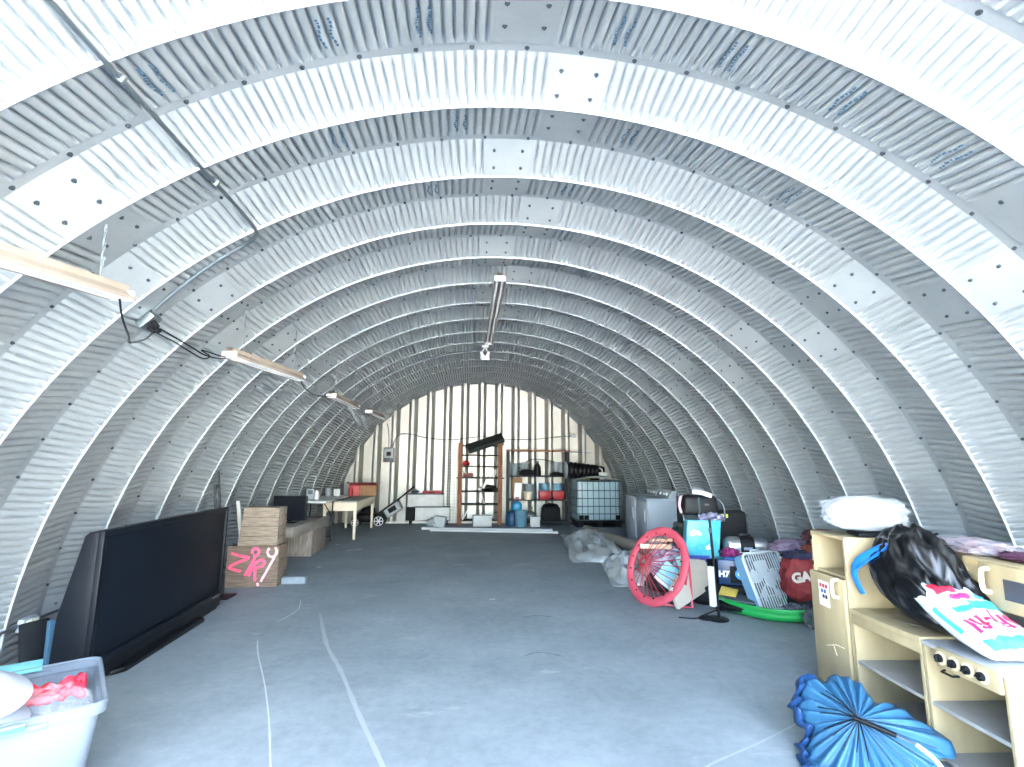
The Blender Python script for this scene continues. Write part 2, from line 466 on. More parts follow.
# ------------------------------------------------------------------ strip lights on chains
def chain(par, p0, p1):
    b = B(); p0, p1 = V(p0), V(p1); L = (p1-p0).length; n = max(2, int(L/.035))
    for i in range(n):
        c = p0.lerp(p1, (i+.5)/n); r = .011; pts = []
        for k in range(8):
            a = 2*PI*k/8; q = V((r*.55*math.cos(a), 0, .022*math.sin(a))) if i % 2 else V((0, r*.55*math.cos(a), .022*math.sin(a)))
            pts.append(c+q)
        b.tube(pts, .0022, 5, closed=True)
    return b.build('chain', m_steel, par)
def strip_light(label, near, far, wd=.13, hook=True, group='strip lights along the left side', tops=None):
    near, far = V(near), V(far); L = (far-near).length; d = (far-near).normalized()
    t = thing('strip_light', label, 'ceiling light', (near+far)/2, group=group)
    t.rotation_euler = d.to_track_quat('Y', 'Z').to_euler()
    h = L/2; w = wd/2
    M = Matrix.Translation((0, -h, 0)) @ Matrix.Rotation(-PI/2, 4, 'X') @ Matrix.Scale(-1, 4, (0, 1, 0))
    b = B()
    for s in (0,):
        b.grid(lambda u, v: [(-w, -.005, 0), (-w*.98, .012, 0), (-w*.42, .045, 0), (-w*.42, .075, 0), (w*.42, .075, 0), (w*.42, .045, 0), (w*.98, .012, 0), (w, -.005, 0), (w*.9, .008, 0), (w*.3, .03, 0), (-w*.3, .03, 0), (-w*.9, .008, 0)][int(round(u*12)) % 12][:2] and V(([-w, -w*.98, -w*.42, -w*.42, w*.42, w*.42, w*.98, w, w*.9, w*.3, -w*.3, -w*.9][int(round(u*12)) % 12], -h+v*L, [-.005, .012, .045, .075, .075, .045, .012, -.005, .008, .03, .03, .008][int(round(u*12)) % 12])), 12, 1, closed_u=True)
    hb = b.build('housing', mat('aged beige enamel', '#82786d', .55, var=.06), t, sharp=20)
    for s in (-1, 1):
        tb = B().cyl((s*w*.45, -h+.03, .004), (s*w*.45, h-.03, .004), .0125, n=14).build('tube', m_plwhite, t)
    for s in (-1, 1):
        B().box((0, s*(h-.012), .018), (wd*.92, .024, .055), bev=.006).build('end_cap', m_white, t)
    return t
m_in = lambda t: t.matrix_basis.inverted()
def hang(t, pts):
    for p0, p1 in pts:
        Mi = m_in(t); chain(t, Mi @ V(p0), Mi @ V(p1))
F1 = strip_light('long beige strip light nearest on the left, its near end out of frame', (-2.20, 1.50, 2.16), (-2.17, 2.75, 2.295), group='strip lights along the left side')
hang(F1, [((-2.19, 2.60, 2.35), (-2.20, 2.60, 2.70)), ((-2.2, 1.66, 2.25), (-2.2, 1.66, 2.70))])
F2 = strip_light('strip light second from the left entrance, cabled to the wall socket', (-2.23, 4.08, 2.265), (-2.07, 5.30, 2.275), group='strip lights along the left side')
hang(F2, [((-2.2, 4.25, 2.34), (-2.2, 4.25, 2.69)), ((-2.09, 5.15, 2.35), (-2.09, 5.15, 2.76))])
F3 = strip_light('strip light third along the left side, a loose reflector hanging below it', (-2.06, 6.45, 2.25), (-2.05, 7.85, 2.255), group='strip lights along the left side')
hang(F3, [((-2.06, 6.6, 2.33), (-2.06, 6.6, 2.77)), ((-2.05, 7.7, 2.33), (-2.05, 7.7, 2.77))])
b = B(); b.box((.02, .55, -.14), (.05, .75, .008), rot=(-.28, 0, 0)); b.box((.10, .85, -.20), (.05, .6, .008), rot=(-.28, 0, 0.1)); b.tube([(0, .2, 0), (.0, .25, -.08), (.02, .35, -.1)], .004, 6); b.tube([(0, .6, 0), (.05, .62, -.1), (.08, .7, -.15)], .004, 6)
b.build('loose_reflector', m_grey, F3)
F4 = strip_light('strip light farthest along the left side, close to the ribbed end wall', (-2.02, 8.65, 2.27), (-2.0, 9.9, 2.275), group='strip lights along the left side')
hang(F4, [((-2.02, 8.8, 2.35), (-2.02, 8.8, 2.78)), ((-2.0, 9.75, 2.35), (-2.0, 9.75, 2.79))])
FC = strip_light('long strip light hung under the crown of the vault', (-.065, 4.74, 3.22), (-.07, 7.5, 3.225), wd=.12)
hang(FC, [((-.065, 5.0, 3.30), (-.065, 5.0, 3.41)), ((-.07, 7.3, 3.30), (-.07, 7.3, 3.41))])
t = thing('flood_light', 'twin-headed flood light just behind the long crown light', 'flood light', (-.10, 8.35, 3.40))
B().lathe([(0, 0), (.055, 0), (.055, -.03), (.03, -.05), (0, -.05)], n=20).build('base', m_white, t)
for s in (-1, 1):
    B().tube([(0, 0, -.04), (s*.04, -.01, -.10), (s*.06, -.02, -.14)], .009, 8).build('arm', m_white, t)
    M = Matrix.Translation((s*.06, -.02, -.13)) @ Euler((.35, s*.35, 0)).to_matrix().to_4x4()
    B().lathe([(0, .02), (.022, .015), (.026, -.03), (.05, -.09), (.052, -.11), (.046, -.108), (.02, -.06), (0, -.055)], n=20, M=M).build('lamp_head', m_plwhite, t)

# ------------------------------------------------------------------ conduit, boxes and cables on the vault
def vp(ang, r, y): a = R(ang); return V((math.cos(a)*r, y, ZC+math.sin(a)*r))
t = thing('conduit', 'grey steel conduit running along the vault and bending down to the socket box', 'conduit', vp(120, 3.44, 3.3))
o0 = V(t.location)
pts = [vp(119.9, 3.452, y) for y in (-.4, .8, 1.6, 2.4, 3.0)]+[vp(120.0, 3.452, 3.17), vp(120.35, 3.456, 3.26), vp(121.1, 3.47, 3.325)]
pts += [vp(a, 3.485+.012*min(1, (a-122)/4), 3.36+(a-122)*.0075) for a in (122.5, 124.5, 127, 129.5, 132, 134.2)]
B().tube([p-o0 for p in pts], .0115, 10, smooth=3).build('pipe', m_steel, t)
for y in (1.9, 2.65): 
    p = vp(119.9, 3.455, y)-o0
    B().box(p, (.05, .018, .034), rot=(0, R(30), 0), bev=.005).build('strap', m_steel, t)
t = thing('socket_box', 'grey socket box with black plugs at the lower end of the conduit', 'electrical box', vp(135.6, 3.49, 3.50)); o0 = V(t.location)
M = frame((0, 0, 0), (0, 1, 0), V((math.cos(R(45.6)), 0, -math.sin(R(45.6))))*-1)
b = B(); b.box((0, 0, 0), (.10, .12, .055), bev=.008)
ob = b.build('box', m_steel, t); ob.matrix_local = frame((0, 0, 0), (0, 1, 0), (math.sin(R(135.6)), 0, -math.cos(R(135.6))))
for k, (da, dy) in enumerate(((-.35, -.02), (.45, .0), (.1, .035))):
    p = vp(135.6+da, 3.455, 3.50+dy)-o0; q = vp(135.6+da, 3.405, 3.50+dy)-o0
    B().cyl(p, q, .017, .012, n=12).build('plug', m_black, t)
def cable(label, pts, r=.005, m=m_black, name='cable', sm=6):
    o = B().tube(pts, r, 7, smooth=sm).build(name, m)
    return tag(o, label, 'cable')
cable('black cord from the near strip light down to a dangling plug', [(-2.17, 2.72, 2.29), (-2.23, 2.85, 2.22), (-2.36, 3.12, 2.18), (-2.49, 3.32, 2.205), vp(138.3, 3.42, 3.44), vp(137.2, 3.40, 3.48), vp(136.0, 3.41, 3.5)], .0055)
cable('twisted black cord from the socket box to the second strip light', [vp(135.4, 3.41, 3.52), vp(135.6, 3.39, 3.75), (-2.44, 3.98, 2.30), (-2.40, 4.06, 2.27), (-2.30, 4.1, 2.25), (-2.235, 4.10, 2.27)], .006)
cable('second black cord looping beside the socket box cable', [vp(136.0, 3.41, 3.52), (-2.44, 3.72, 2.29), (-2.43, 3.93, 2.26), (-2.39, 4.03, 2.235), (-2.33, 4.0, 2.25), (-2.36, 3.93, 2.28), (-2.28, 4.06, 2.265), (-2.232, 4.095, 2.262)], .005)
cable('black cord slung between the second and third strip lights', [(-2.07, 5.31, 2.285), (-2.12, 5.6, 2.24), (-2.13, 6.0, 2.22), (-2.09, 6.3, 2.235), (-2.06, 6.46, 2.26)], .006)
cable('thin dark conduit curving up the vault behind the third strip light', [vp(a, 3.452, 8.55+(130-a)*.004) for a in (133, 126, 118, 110, 102, 96, 92)], .009, m_steel)

# wiring and breaker box on the end wall
YW = YB-.16
t = thing('breaker_box', 'small grey breaker box on the left of the end wall', 'breaker box', (-2.28, YW, 1.45))
B().b2((-.125, -.11, 0), (.125, 0, .35), bev=.008).build('case', m_dgrey, t)
B().b2((-.105, -.122, .10), (.105, -.108, .33), bev=.004).build('door', m_grey, t)
B().b2((-.05, -.14, .15), (.06, -.12, .25), bev=.004).build('breaker_cover', m_black, t)
cable('thin grey cable drooping across the end wall to a small junction box', [(-2.20, YW-.03, 1.80), (-2.16, YW-.03, 1.98), (-2.03, YW-.03, 2.13), (-1.75, YW-.02, 2.13), (-1.3, YW-.02, 2.04), (-.69, YW-.02, 2.02), (0., YW-.02, 2.10), (.43, YW-.02, 2.05), (1.2, YW-.02, 2.04), (1.9, YW-.02, 2.11), (2.28, YW-.02, 2.14)], .011, m_dgrey)
cable('grey feed cable dropping from the vault to the breaker box', [(-2.36, YW-.04, 2.39), (-2.32, YW-.05, 2.24), (-2.30, YW-.04, 2.0), (-2.30, YW-.04, 1.79)], .010, m_dgrey)
t = thing('junction_box', 'tiny pale junction box at the right end of the wall cable', 'electrical box', (2.30, YW-.002, 2.10))
B().b2((-.05, -.05, 0), (.05, 0, .10), bev=.006).build('box', m_grey, t); B().b2((-.04, -.056, .01), (.04, -.049, .09), bev=.003).build('cover', m_steel, t)

# ------------------------------------------------------------------ big television by the left wall
m_tv = mat('television casing', '#070c13', .5, spec=.25)
t = thing('television', 'big black rear-projection television standing on the floor against left wall', 'television', (-2.785, 4.64, 0), rz=91.55)
# local x runs away from the camera along the front, local y runs to the wall
W = .945
b = B()
prof = [(0.0, .0), (.17, .0), (.21, .10), (.20, .45), (.09, .96), (.06, .985), (.0, .985)]
M = Matrix(((0, 0, 1, -W), (1, 0, 0, 0), (0, 1, 0, 0), (0, 0, 0, 1)))
b.prism(prof, 2*W, M, bev=.008); b.build('casing', m_tv, t)
B().b2((-W+.035, -.012, .165), (W-.035, .004, .955), bev=.004).build('screen', m_screen, t)
b = B()
b.b2((-W, -.03, .955), (W, .01, .99), bev=.005); b.b2((-W, -.03, .13), (-W+.035, .01, .96), bev=.005); b.b2((W-.035, -.03, .13), (W, .01, .96), bev=.005)
b.b2((-W, -.035, .12), (W, .01, .168), bev=.006)
b.build('bezel', m_tv, t)
B().b2((-W, -.022, .03), (W, .01, .118), bev=.006).build('control_panel', m_black, t)
b = B()
for k in range(5): b.b2((W-.20+k*.03, -.036, .14), (W-.185+k*.03, -.034, .15))
b.build('button_row', m_grey, t)
b = B(); b.prism([(-.62, -.085), (.50, -.085), (.56, -.02), (-.70, -.02)], .035, Matrix.Identity(4), bev=.008); b.build('foot', m_black, t)

# things behind the television
t = thing('panel_offcut', 'dark blue-grey plastic panel leaning on the wall left of the television', 'panel', (-3.18, 3.86, 0), rz=70)
B().box((0, .0, .19), (.17, .035, .40), rot=(-.22, 0, 0), bev=.01).build('board', m_matte, t)
b = B()
b.box((.05, -.055, .19), (.05, .03, .38), rot=(-.22, .12, 0), bev=.005)
b.build('rib', mat('slate blue plastic', '#38586b', .5), t)
t = thing('wall_outlet', 'double outlet box on the wall with a conduit through it, left of the television', 'electrical box', (-3.435, 4.08, .26), rz=0)
B().box((.02, 0, .05), (.05, .13, .09), rot=(0, .08, 0), bev=.006).build('box', m_grey, t)
for s in (-1, 1): B().box((.048, s*.03, .05), (.006, .045, .065), rot=(0, .08, 0), bev=.003).build('socket', mat('ivory plastic', '#c9c6a8', .4), t)
B().tube([(.0, -1.9, .03), (.01, -.8, .03), (.01, .9, .08), (.0, 2.3, .06)], .011, 8, smooth=4).build('conduit', m_steel, t)
t = thing('hand_truck_handle', 'thin black tubular frame standing behind the far end of the television', 'frame', (-2.97, 6.0, 0))
b = B(); b.tube([(0, -.05, .0), (-.06, -.05, .5), (-.135, -.05, 1.12), (-.14, -.03, 1.17), (-.142, .0, 1.18), (-.14, .03, 1.17), (-.135, .05, 1.12), (-.06, .05, .5), (0, .05, 0)], .013, 8, smooth=2); b.build('tube', m_black, t)
B().tube([(-.08, .05, .6), (-.165, .06, 1.34)], .010, 8).build('rod', m_black, t)
B().box((.02, 0, .012), (.2, .22, .018), bev=.004).build('toe_plate', m_black, t)
t = tag(B().box((-3.19, 6.93, .475), (.045, .022, .96), rot=(0, -.16, 0), bev=.003).build('timber_batten', mat('bare pale timber', '#b9b7b0', .7, var=.1, scale=9)), 'pale timber batten leaning on the left wall behind the crates', 'batten')

# ------------------------------------------------------------------ wooden crates with paint
def crate(label, x0, x1, y0, y1, z0, z1, m, slant=0., planks=3, end_m=None):
    t = thing('wooden_crate', label, 'crate', ((x0+x1)/2, (y0+y1)/2, z0))
    w, d, h = (x1-x0)/2, (y1-y0)/2, z1-z0
    for side in (-1, 1):
        b = B()
        for k in range(planks):
            za, zb = h*k/planks+.002, h*(k+1)/planks-.002
            fa, fb = slant*za/h, slant*zb/h
            j = .003*random.uniform(-1, 1)
            vs = [(-w+fa, side*d+j, za), (w-.0*fa, side*d+j, za), (w, side*d+j, zb), (-w+fb, side*d+j, zb)]
            vs += [(x, y-side*.022, z) for x, y, z in vs]
            b._add(vs, [(0, 1, 2, 3), (4, 5, 6, 7), (0, 1, 5, 4), (1, 2, 6, 5), (2, 3, 7, 6), (3, 0, 4, 7)])
        b.build('planks', m, t)
    for side in (-1, 1):
        b = B()
        for k in range(planks):
            za, zb = h*k/planks+.002, h*(k+1)/planks-.002
            x = side*(w-.012)+(slant*(za+zb)/2/h if side < 0 else 0)
            b.box((x, 0, (za+zb)/2), (.022, 2*d-.046, zb-za), bev=.002)
        b.build('end_boards', end_m or m, t)
    B().box((slant/2, 0, h-.011), (2*w-slant-.05, 2*d-.05, .022)).build('top_boards', m, t)
    return t, w, d, h
cb, w, d, h = crate('weathered wooden crate on the floor with pink spray-painted scrawl', -3.13, -2.545, 6.44, 6.74, 0, .465, m_wood)
def spray(strokes, m, r, name):
    b = B()
    for s in strokes:
        b.tube([((x-85)/330*(2*w)-w, -d-.0045, h*(1-(y-487)/250)) for x, y in s], r, 8, smooth=4, flat=1.)
    for v in b.bm.verts: v.co.y = -d-.0042+(v.co.y+d+.0045)*.12
    return b.build(name, m, cb)
m_pink = mat('pink spray paint', '#e0506f', .6, var=.12, scale=20)
m_pink2 = mat('faded pink spray paint', '#d9a3a8', .7, var=.12, scale=20)
circ = lambda cx, cy, r, a0, a1, n=9: [(cx+r*math.cos(R(a0+(a1-a0)*k/n)), cy+r*math.sin(R(a0+(a1-a0)*k/n))) for k in range(n+1)]
spray([[(112, 527), (165, 545), (226, 556), (170, 580), (104, 612), (140, 628), (180, 638)],
       circ(265, 522, 22, 150, 480), [(268, 545), (240, 605), (208, 665)],
       [(272, 585), (252, 625), (232, 668)], [(262, 592), (300, 572), (325, 578), (318, 605), (275, 622), (272, 660), (276, 698)]], m_pink, .0155, 'graffiti')
spray([circ(372, 522, 30, -60, 230), [(402, 512), (385, 560), (352, 625), (312, 702)], [(292, 708), (298, 728)]], m_pink2, .0135, 'faded_graffiti')
crate('grey wooden crate with a slanted side stacked on the graffiti crate', -3.03, -2.58, 6.45, 6.72, .467, .905, mat('pale weathered planks', '#85796a', .8, col2='#665b4f', scale=5, stretch=(1.5, 6, 12), bump=.3, bscale=25), slant=.045, planks=4)
crate('tall-grained wooden crate behind the graffiti crate under the long grey box', -3.15, -2.74, 8.42, 9.2, 0, .39, m_wood2, planks=1)
t = thing('long_box', 'long low grey box laid across the rear crate, carrying a flat screen', 'box', (-2.93, 8.35, .392), rz=-3)
B().box((0, 0, .07), (.40, 1.5, .135), bev=.01).build('body', mat('grey board', '#77736d', .8, var=.12, scale=4), t)
B().box((0, 0, .143), (.42, 1.52, .012), bev=.004).build('lid', mat('grey board lid', '#837f79', .8, var=.1, scale=4), t)
t = thing('flat_screen', 'small black flat screen standing on the long grey box', 'television', (-3.01, 8.13, .543), rz=-4)
B().box((0, 0, .215), (.50, .04, .36), bev=.008).build('panel', m_tv, t)
B().box((0, -.021, .22), (.47, .004, .32)).build('screen', m_screen, t)
B().box((0, .0, .03), (.06, .03, .06), bev=.004).build('neck', m_black, t)
B().box((0, -.02, .008), (.24, .16, .014), bev=.005).build('foot', m_black, t)
t = tag(B().box((-2.40, 6.63, .045), (.28, .15, .085), rot=(0, 0, .05), bev=.012).build('concrete_block', mat('grey block', '#6f7a82', .8, var=.1, scale=12, bump=.3)), 'short grey block lying on the floor right of the graffiti crate', 'block')

# ------------------------------------------------------------------ folding table and desk
t = thing('folding_table', 'white-topped folding table with thin black legs on the left side', 'table', (-3.04, 10.15, 0))
B().box((0, 0, .755), (.50, 1.75, .035), bev=.012).build('tabletop', mat('white laminate', '#c6c8c6', .45), t)
for x in (-.2, .2):
    B().tube([(x, -.22, .74), (x, -.235, .4), (x, -.25, .012)], .013, 8).build('leg', m_black, t)
B().tube([(-.2, -.247, .10), (.2, -.247, .10)], .009, 8).build('crossbar', m_black, t)
B().tube([(.2, -.235, .45), (.1, -.5, .735)], .008, 8).build('brace', m_black, t)
B().box((0, .85, .752), (.51, .06, .045), bev=.01).build('end_clip', m_black, t)
t = thing('desk', 'cream steel desk with tapered legs behind the folding table', 'desk', (-2.75, 11.02, 0))
B().box((0, 0, .705), (.64, 1.85, .028), bev=.006).build('desktop', mat('grey linoleum', '#85857f', .6, var=.08), t)
b = B(); b.box((0, -.88, .61), (.56, .03, .16), bev=.004); b.box((0, .88, .61), (.56, .03, .16), bev=.004); b.box((.29, 0, .61), (.03, 1.76, .16), bev=.004); b.box((-.29, 0, .61), (.03, 1.76, .16), bev=.004)
b.build('apron', m_beige, t)
for x in (-1, 1):
    for y in (-1, 1):
        b = B(); b.box((x*.28, y*.88, .35), (.065, .065, .69), bev=.008)
        for v in b.bm.verts:
            if v.co.z < .3: v.co.x = x*.28+(v.co.x-x*.28)*.6; v.co.y = y*.88+(v.co.y-y*.88)*.6
        b.build('leg', m_beige, t)
zt = .774
t = thing('radio', 'grey box with a dial standing at the near end of the folding table', 'box', (-3.19, 9.72, zt), rz=8)
B().box((0, 0, .095), (.13, .11, .19), bev=.008).build('case', m_grey, t); B().box((0, -.057, .13), (.09, .006, .07), bev=.002).build('dial', m_dgrey, t)
t = thing('bottle', 'white plastic bottle beside the grey box on the folding table', 'bottle', (-3.075, 9.70, zt))
B().lathe([(0, 0), (.038, 0), (.04, .01), (.04, .12), (.03, .145), (.017, .155), (.017, .165), (0, .165)], n=20).build('body', m_plwhite, t); B().lathe([(.0, .160), (.02, .16), (.02, .185), (0, .187)], n=16).build('cap', m_dgrey, t)
t = tag(B().lathe([(0, 0), (.06, 0), (.062, .005), (.062, .15), (.058, .16), (0, .158)], n=24).build('paint_can', m_grey, loc=(-3.13, 10.68, zt)), 'grey can at the far end of the folding table', 'can')
t = thing('white_carton', 'small white cube carton right of the grey can on the folding table', 'carton', (-2.97, 10.72, zt), rz=10)
B().box((0, 0, .065), (.12, .12, .13), bev=.006).build('carton', m_white, t); B().box((0, 0, .132), (.125, .06, .004)).build('tape', m_plwhite, t)
t = thing('cardboard_box', 'open brown carton with a red printed side on the far end of the desk', 'carton', (-2.64, 11.7, .72), rz=6)
b = B(); b.b2((-.29, -.14, 0), (.29, -.132, .24)); b.b2((-.29, .132, 0), (.29, .14, .24)); b.b2((-.29, -.14, 0), (-.282, .14, .24)); b.b2((.282, -.14, 0), (.29, .14, .24)); b.b2((-.29, -.14, 0), (.29, .14, .008)); b.build('carton', m_card, t)
B().b2((-.292, -.144, .01), (-.06, -.139, .235)).build('red_print', m_red, t)
b = B(); b.box((0, -.155, .255), (.56, .10, .006), rot=(.6, 0, 0)); b.box((.33, 0, .265), (.10, .27, .006), rot=(0, -.5, 0)); b.box((-.32, 0, .26), (.1, .27, .006), rot=(0, .7, 0)); b.build('flaps', mat('dark red flap', '#6e2a2c', .8), t)
t = tag(B().lathe([(0, 0), (.045, 0), (.05, .02), (.04, .17), (.02, .2), (0, .2)], n=18).build('red_bottle', m_red, loc=(-2.86, 11.42, .72)), 'red and white bottle in front of the open carton on the desk', 'bottle')

# ------------------------------------------------------------------ lawn mower
t = thing('lawn_mower', 'push lawn mower with grey grass bag beneath the end of the desk', 'lawn mower', (-2.62, 12.28, 0), rz=2)
b = B(); b.ell((.02, 0, .19), (.30, .22, .11), e=.6, sub=4); b.build('deck', m_black, t)
b = B(); b.ell((.0, 0, .33), (.15, .14, .10), e=.6, sub=3); b.cyl((0, 0, .4), (0, 0, .45), .07, n=16); b.build('engine', m_matte, t)
for (x, y, r) in ((-.25, -.24, .10), (.27, -.24, .13), (-.25, .24, .10), (.27, .24, .13)):
    s = -1 if y < 0 else 1
    wv = B(); wv.cyl((x, y-.025, r), (x, y+.025, r), r, n=28); wo = wv.build('wheel', m_rubber, t)
    hb = B(); hb.cyl((x, y+s*.024, r), (x, y+s*.034, r), r*.25, n=16)
    for k in range(6):
        a = 2*PI*k/6; hb.box((x+math.cos(a)*r*.45, y+s*.028, r+math.sin(a)*r*.45), (r*.62, .01, r*.17), rot=(0, -a, 0))
    n = 24; pts = [(x+math.cos(2*PI*k/n)*r*.76, y+s*.028, r+math.sin(2*PI*k/n)*r*.76) for k in range(n)]
    hb.tube(pts, r*.06, 6, closed=True); hb.build('hub', m_plwhite, wo)
b = B(); b.box((.55, 0, .38), (.40, .34, .24), rot=(0, -.55, 0), bev=.05, seg=3); b.build('grass_bag', mat('grey fabric bag', '#8f979a', .8, var=.1, scale=15, bump=.2), t)
B().box((.55, -.175, .385), (.19, .012, .11), rot=(0, -.55, 0), bev=.02).build('bag_window', m_matte, t)
for y in (-.17, .17): B().tube([(.2, y, .26), (.62, y*.95, .56), (1.0, y*.9, .87)], .02, 8, smooth=3).build('handle_tube', m_black, t)
B().tube([(1.0, -.155, .87), (1.02, -.1, .89), (1.02, .1, .89), (1.0, .155, .87)], .014, 8).build('handle_grip', m_black, t)
b = B(); b.tube([(.75, -.17, .68), (.82, -.14, .84), (.87, -.05, .93), (.88, .05, .92)], .004, 6, smooth=3); b.build('bail_wire', m_steel, t)

# ------------------------------------------------------------------ rolling chest
t = thing('tool_chest', 'pale two-tier metal chest on casters against the end wall', 'chest', (-1.22, 12.54, 0))
m_chest = mat('pale chalky enamel', '#b9bdbd', .55, var=.1, scale=7)
b = B(); b.b2((-.34, -.22, .12), (.46, .18, .41), bev=.01); b.build('lower_case', m_chest, t)
b = B(); b.b2((-.54, -.10, .41), (.30, .20, .70), bev=.01); b.build('upper_case', m_chest, t)
B().b2((-.36, -.235, .405), (.47, -.06, .425), bev=.005).build('ledge', m_dgrey, t)
B().b2((-.55, -.11, .695), (.31, .21, .712), bev=.004).build('lid', m_dgrey, t)
B().b2((-.56, -.18, .10), (-.36, .19, .41), bev=.01).build('dark_side_panel', m_matte, t)
for x in (-.46, .40):
    for y in (-.15, .14):
        c = B().cyl((x-.015, y, .045), (x+.015, y, .045), .045, n=18); c.b2((x-.02, y-.02, .05), (x+.02, y+.02, .12)); c.build('caster', m_rubber, t)
t = thing('tool_case', 'flat red tool case lying on the pale chest', 'case', (-1.22, 12.56, .713))
B().box((.02, 0, .035), (.44, .2, .06), bev=.015).build('case', m_red, t); B().tube([(-.05, -.10, .03), (-.05, -.13, .035), (.09, -.13, .035), (.09, -.10, .03)], .008, 6).build('handle', m_matte, t)
t = tag(B().ell((-1.60, 12.58, .753), (.09, .07, .042), amp=.3, sub=3, floor=.713).build('rag', mat('dark blue rag', '#3a4a58', .9, var=.2, scale=20)), 'crumpled dark rag on the left corner of the pale chest', 'rag')
t = thing('broken_carton', 'torn pale carton lying on the floor before the pale chest', 'carton', (-1.02, 12.05, 0), rz=-12)
B().box((.06, 0, .12), (.26, .2, .23), rot=(0, .12, 0), bev=.008).build('carton', mat('pale grey card', '#aeb6b8', .8, var=.08, scale=10), t)
B().ell((-.12, -.02, .10), (.12, .12, .115), amp=.35, sub=3, floor=.002).build('crumpled_wrap', mat('grey wrap', '#8d979b', .6, var=.15, scale=12), t)
# pvc pipes on the floor
for lb, a, c in (('longer white plastic pipe on the floor, the nearer of two', (-1.12, 11.28, .028), (1.55, 10.82, .028)), ('white plastic pipe on the floor, the farther of two', (-1.33, 11.60, .024), (1.50, 11.25, .024))):
    b = B(); b.cyl(a, c, .024, n=16, cap=False); A, Cc = V(a), V(c); dd = (Cc-A).normalized(); b.cyl(A, A+dd*.06, .028, n=16); b.cyl(Cc-dd*.06, Cc, .028, n=16)
    tag(b.build('plastic_pipe', m_plwhite), lb, 'pipe', 'plastic pipes on the floor')
# litter
for i, (x, y, r, s, nm) in enumerate(((-2.21, 8.95, .5, (.26, .035), 'torn paper strip on the floor in front of the desk'), (-2.62, 9.55, .9, (.07, .05), 'scrap of white paper on the floor below the folding table'), (-2.38, 7.57, .1, (.07, .035), 'white paper scrap on the floor right of the graffiti crate'), (-1.39, 11.3, .2, (.06, .03), 'tiny paper scrap on the floor left of the plastic pipes'), (-.05, 5.75, .3, (.07, .02), 'tiny pale scrap in the middle of the bare floor'))):
    b = B(); b.grid(lambda u, v: V(((u-.5)*s[0], (v-.5)*s[1], .004+.012*abs(math.sin(u*5+i))*abs(v-.3))), 8, 3)
    o = b.build('paper_scrap', m_white, loc=(x, y, .0)); o.rotation_euler = (0, 0, r); tag(o, nm, 'litter', 'paper litter on the floor')
# ------------------------------------------------------------------ shelving along the end wall
YS = 12.52
m_shelf = mat('dark shelf steel', '#2a2f33', .6, .4)
t = thing('timber_rack', 'tall rack with two orange-brown timber uprights against the end wall', 'shelf rack', (-.05, YS, 0))
for x in (-.49, .47):
    B().box((x, -.14, .965), (.10, .05, 1.93), bev=.004).build('post', m_rust, t)
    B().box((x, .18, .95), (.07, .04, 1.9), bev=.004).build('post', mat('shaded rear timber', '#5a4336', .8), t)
for z in (.10, .47, .77, 1.09, 1.36, 1.63, 1.86):
    b = B()
    for y in (-.13, -.02, .09, .18): b.cyl((-.49, y, z), (.47, y, z), .013, n=8)
    for k in range(9): b.cyl((-.44+k*.11, -.14, z+.012), (-.44+k*.11, .19, z+.012), .006, n=6)
    if abs(z-1.09) < .01: b.box((0, -.135, z), (1.15, .02, .03))
    b.build('shelf', m_shelf, t)
t = thing('wire_grid', 'white wire grid panel standing just left of the timber rack', 'wire panel', (-.76, YS+.05, 0))
b = B()
for k in range(4): b.cyl((-.12+k*.08, 0, .02), (-.12+k*.08, 0, 1.78), .005, n=6)
for k in range(23): b.cyl((-.13, 0, .06+k*.075), (.13, 0, .06+k*.075), .004, n=6)
b.build('grid', m_plwhite, t)
t = thing('board', 'long dark green board lying aslant on top of the timber rack', 'board', (0, YS-.1, 0))
M = frame((.05, -.10, 1.875), (.82, 0, .27), (0, 1, .0))
b = B(); b.box((0, 0, 0), (.90, .36, .10), bev=.01); o = b.build('board', mat('dark green grey sheet', '#1d2627', .7, var=.1), t); o.matrix_local = frame((.06, -.02, 1.92), (.82, 0, .28), (0, .8, .45))
B().b2((.38, -.16, 1.87), (.5, .1, 1.92), bev=.005).build('cleat', m_rust, t)
def lump(name, label, cat, c, s, m, amp=.25, fr=2.2, seed=0., floor=None, sub=4, group=None, e=1., rot=(0, 0, 0)):
    o = B().ell((0, 0, 0), s, amp=amp, fr=fr, seed=seed, floor=None if floor is None else floor-c[2], sub=sub, e=e, rot=rot).build(name, m, loc=c, sharp=60)
    return tag(o, label, cat, group)
lump('red_cloth', 'small red bundle on the left of the timber rack, above its middle shelf', 'bundle', (-.40, YS, 1.435), (.09, .09, .062), m_red, seed=1, floor=1.373)
t = thing('toy_truck', 'reddish box with pale trim on the middle shelf of the timber rack', 'box', (-.34, YS, 1.108)); B().box((0, 0, .05), (.24, .16, .09), bev=.012).build('body', mat('dull red brown', '#6d3f3c', .7), t)
for s in (-1, 1): B().tube([(s*.06, -.02, .09), (s*.10, -.03, .15), (s*.13, -.04, .17)], .012, 6).build('handle', m_plwhite, t)
t = thing('angle_brackets', 'pale angle brackets leaning at the right of the middle rack shelf', 'bracket', (.25, YS, 1.108)); b = B(); b.box((0, 0, .09), (.03, .05, .22), rot=(0, .7, 0)); b.box((.05, .03, .06), (.025, .04, .16), rot=(0, .5, 0)); b.build('arms', m_plwhite, t)
t = thing('power_tool', 'black power tool with white tags on the second rack shelf from the floor', 'tool', (.14, YS, .79))
b = B(); b.ell((0, 0, .07), (.20, .07, .065), amp=.25, sub=3, seed=4, floor=.0); b.cyl((.12, 0, .05), (.28, 0, .04), .03, n=12); b.build('body', m_black, t)
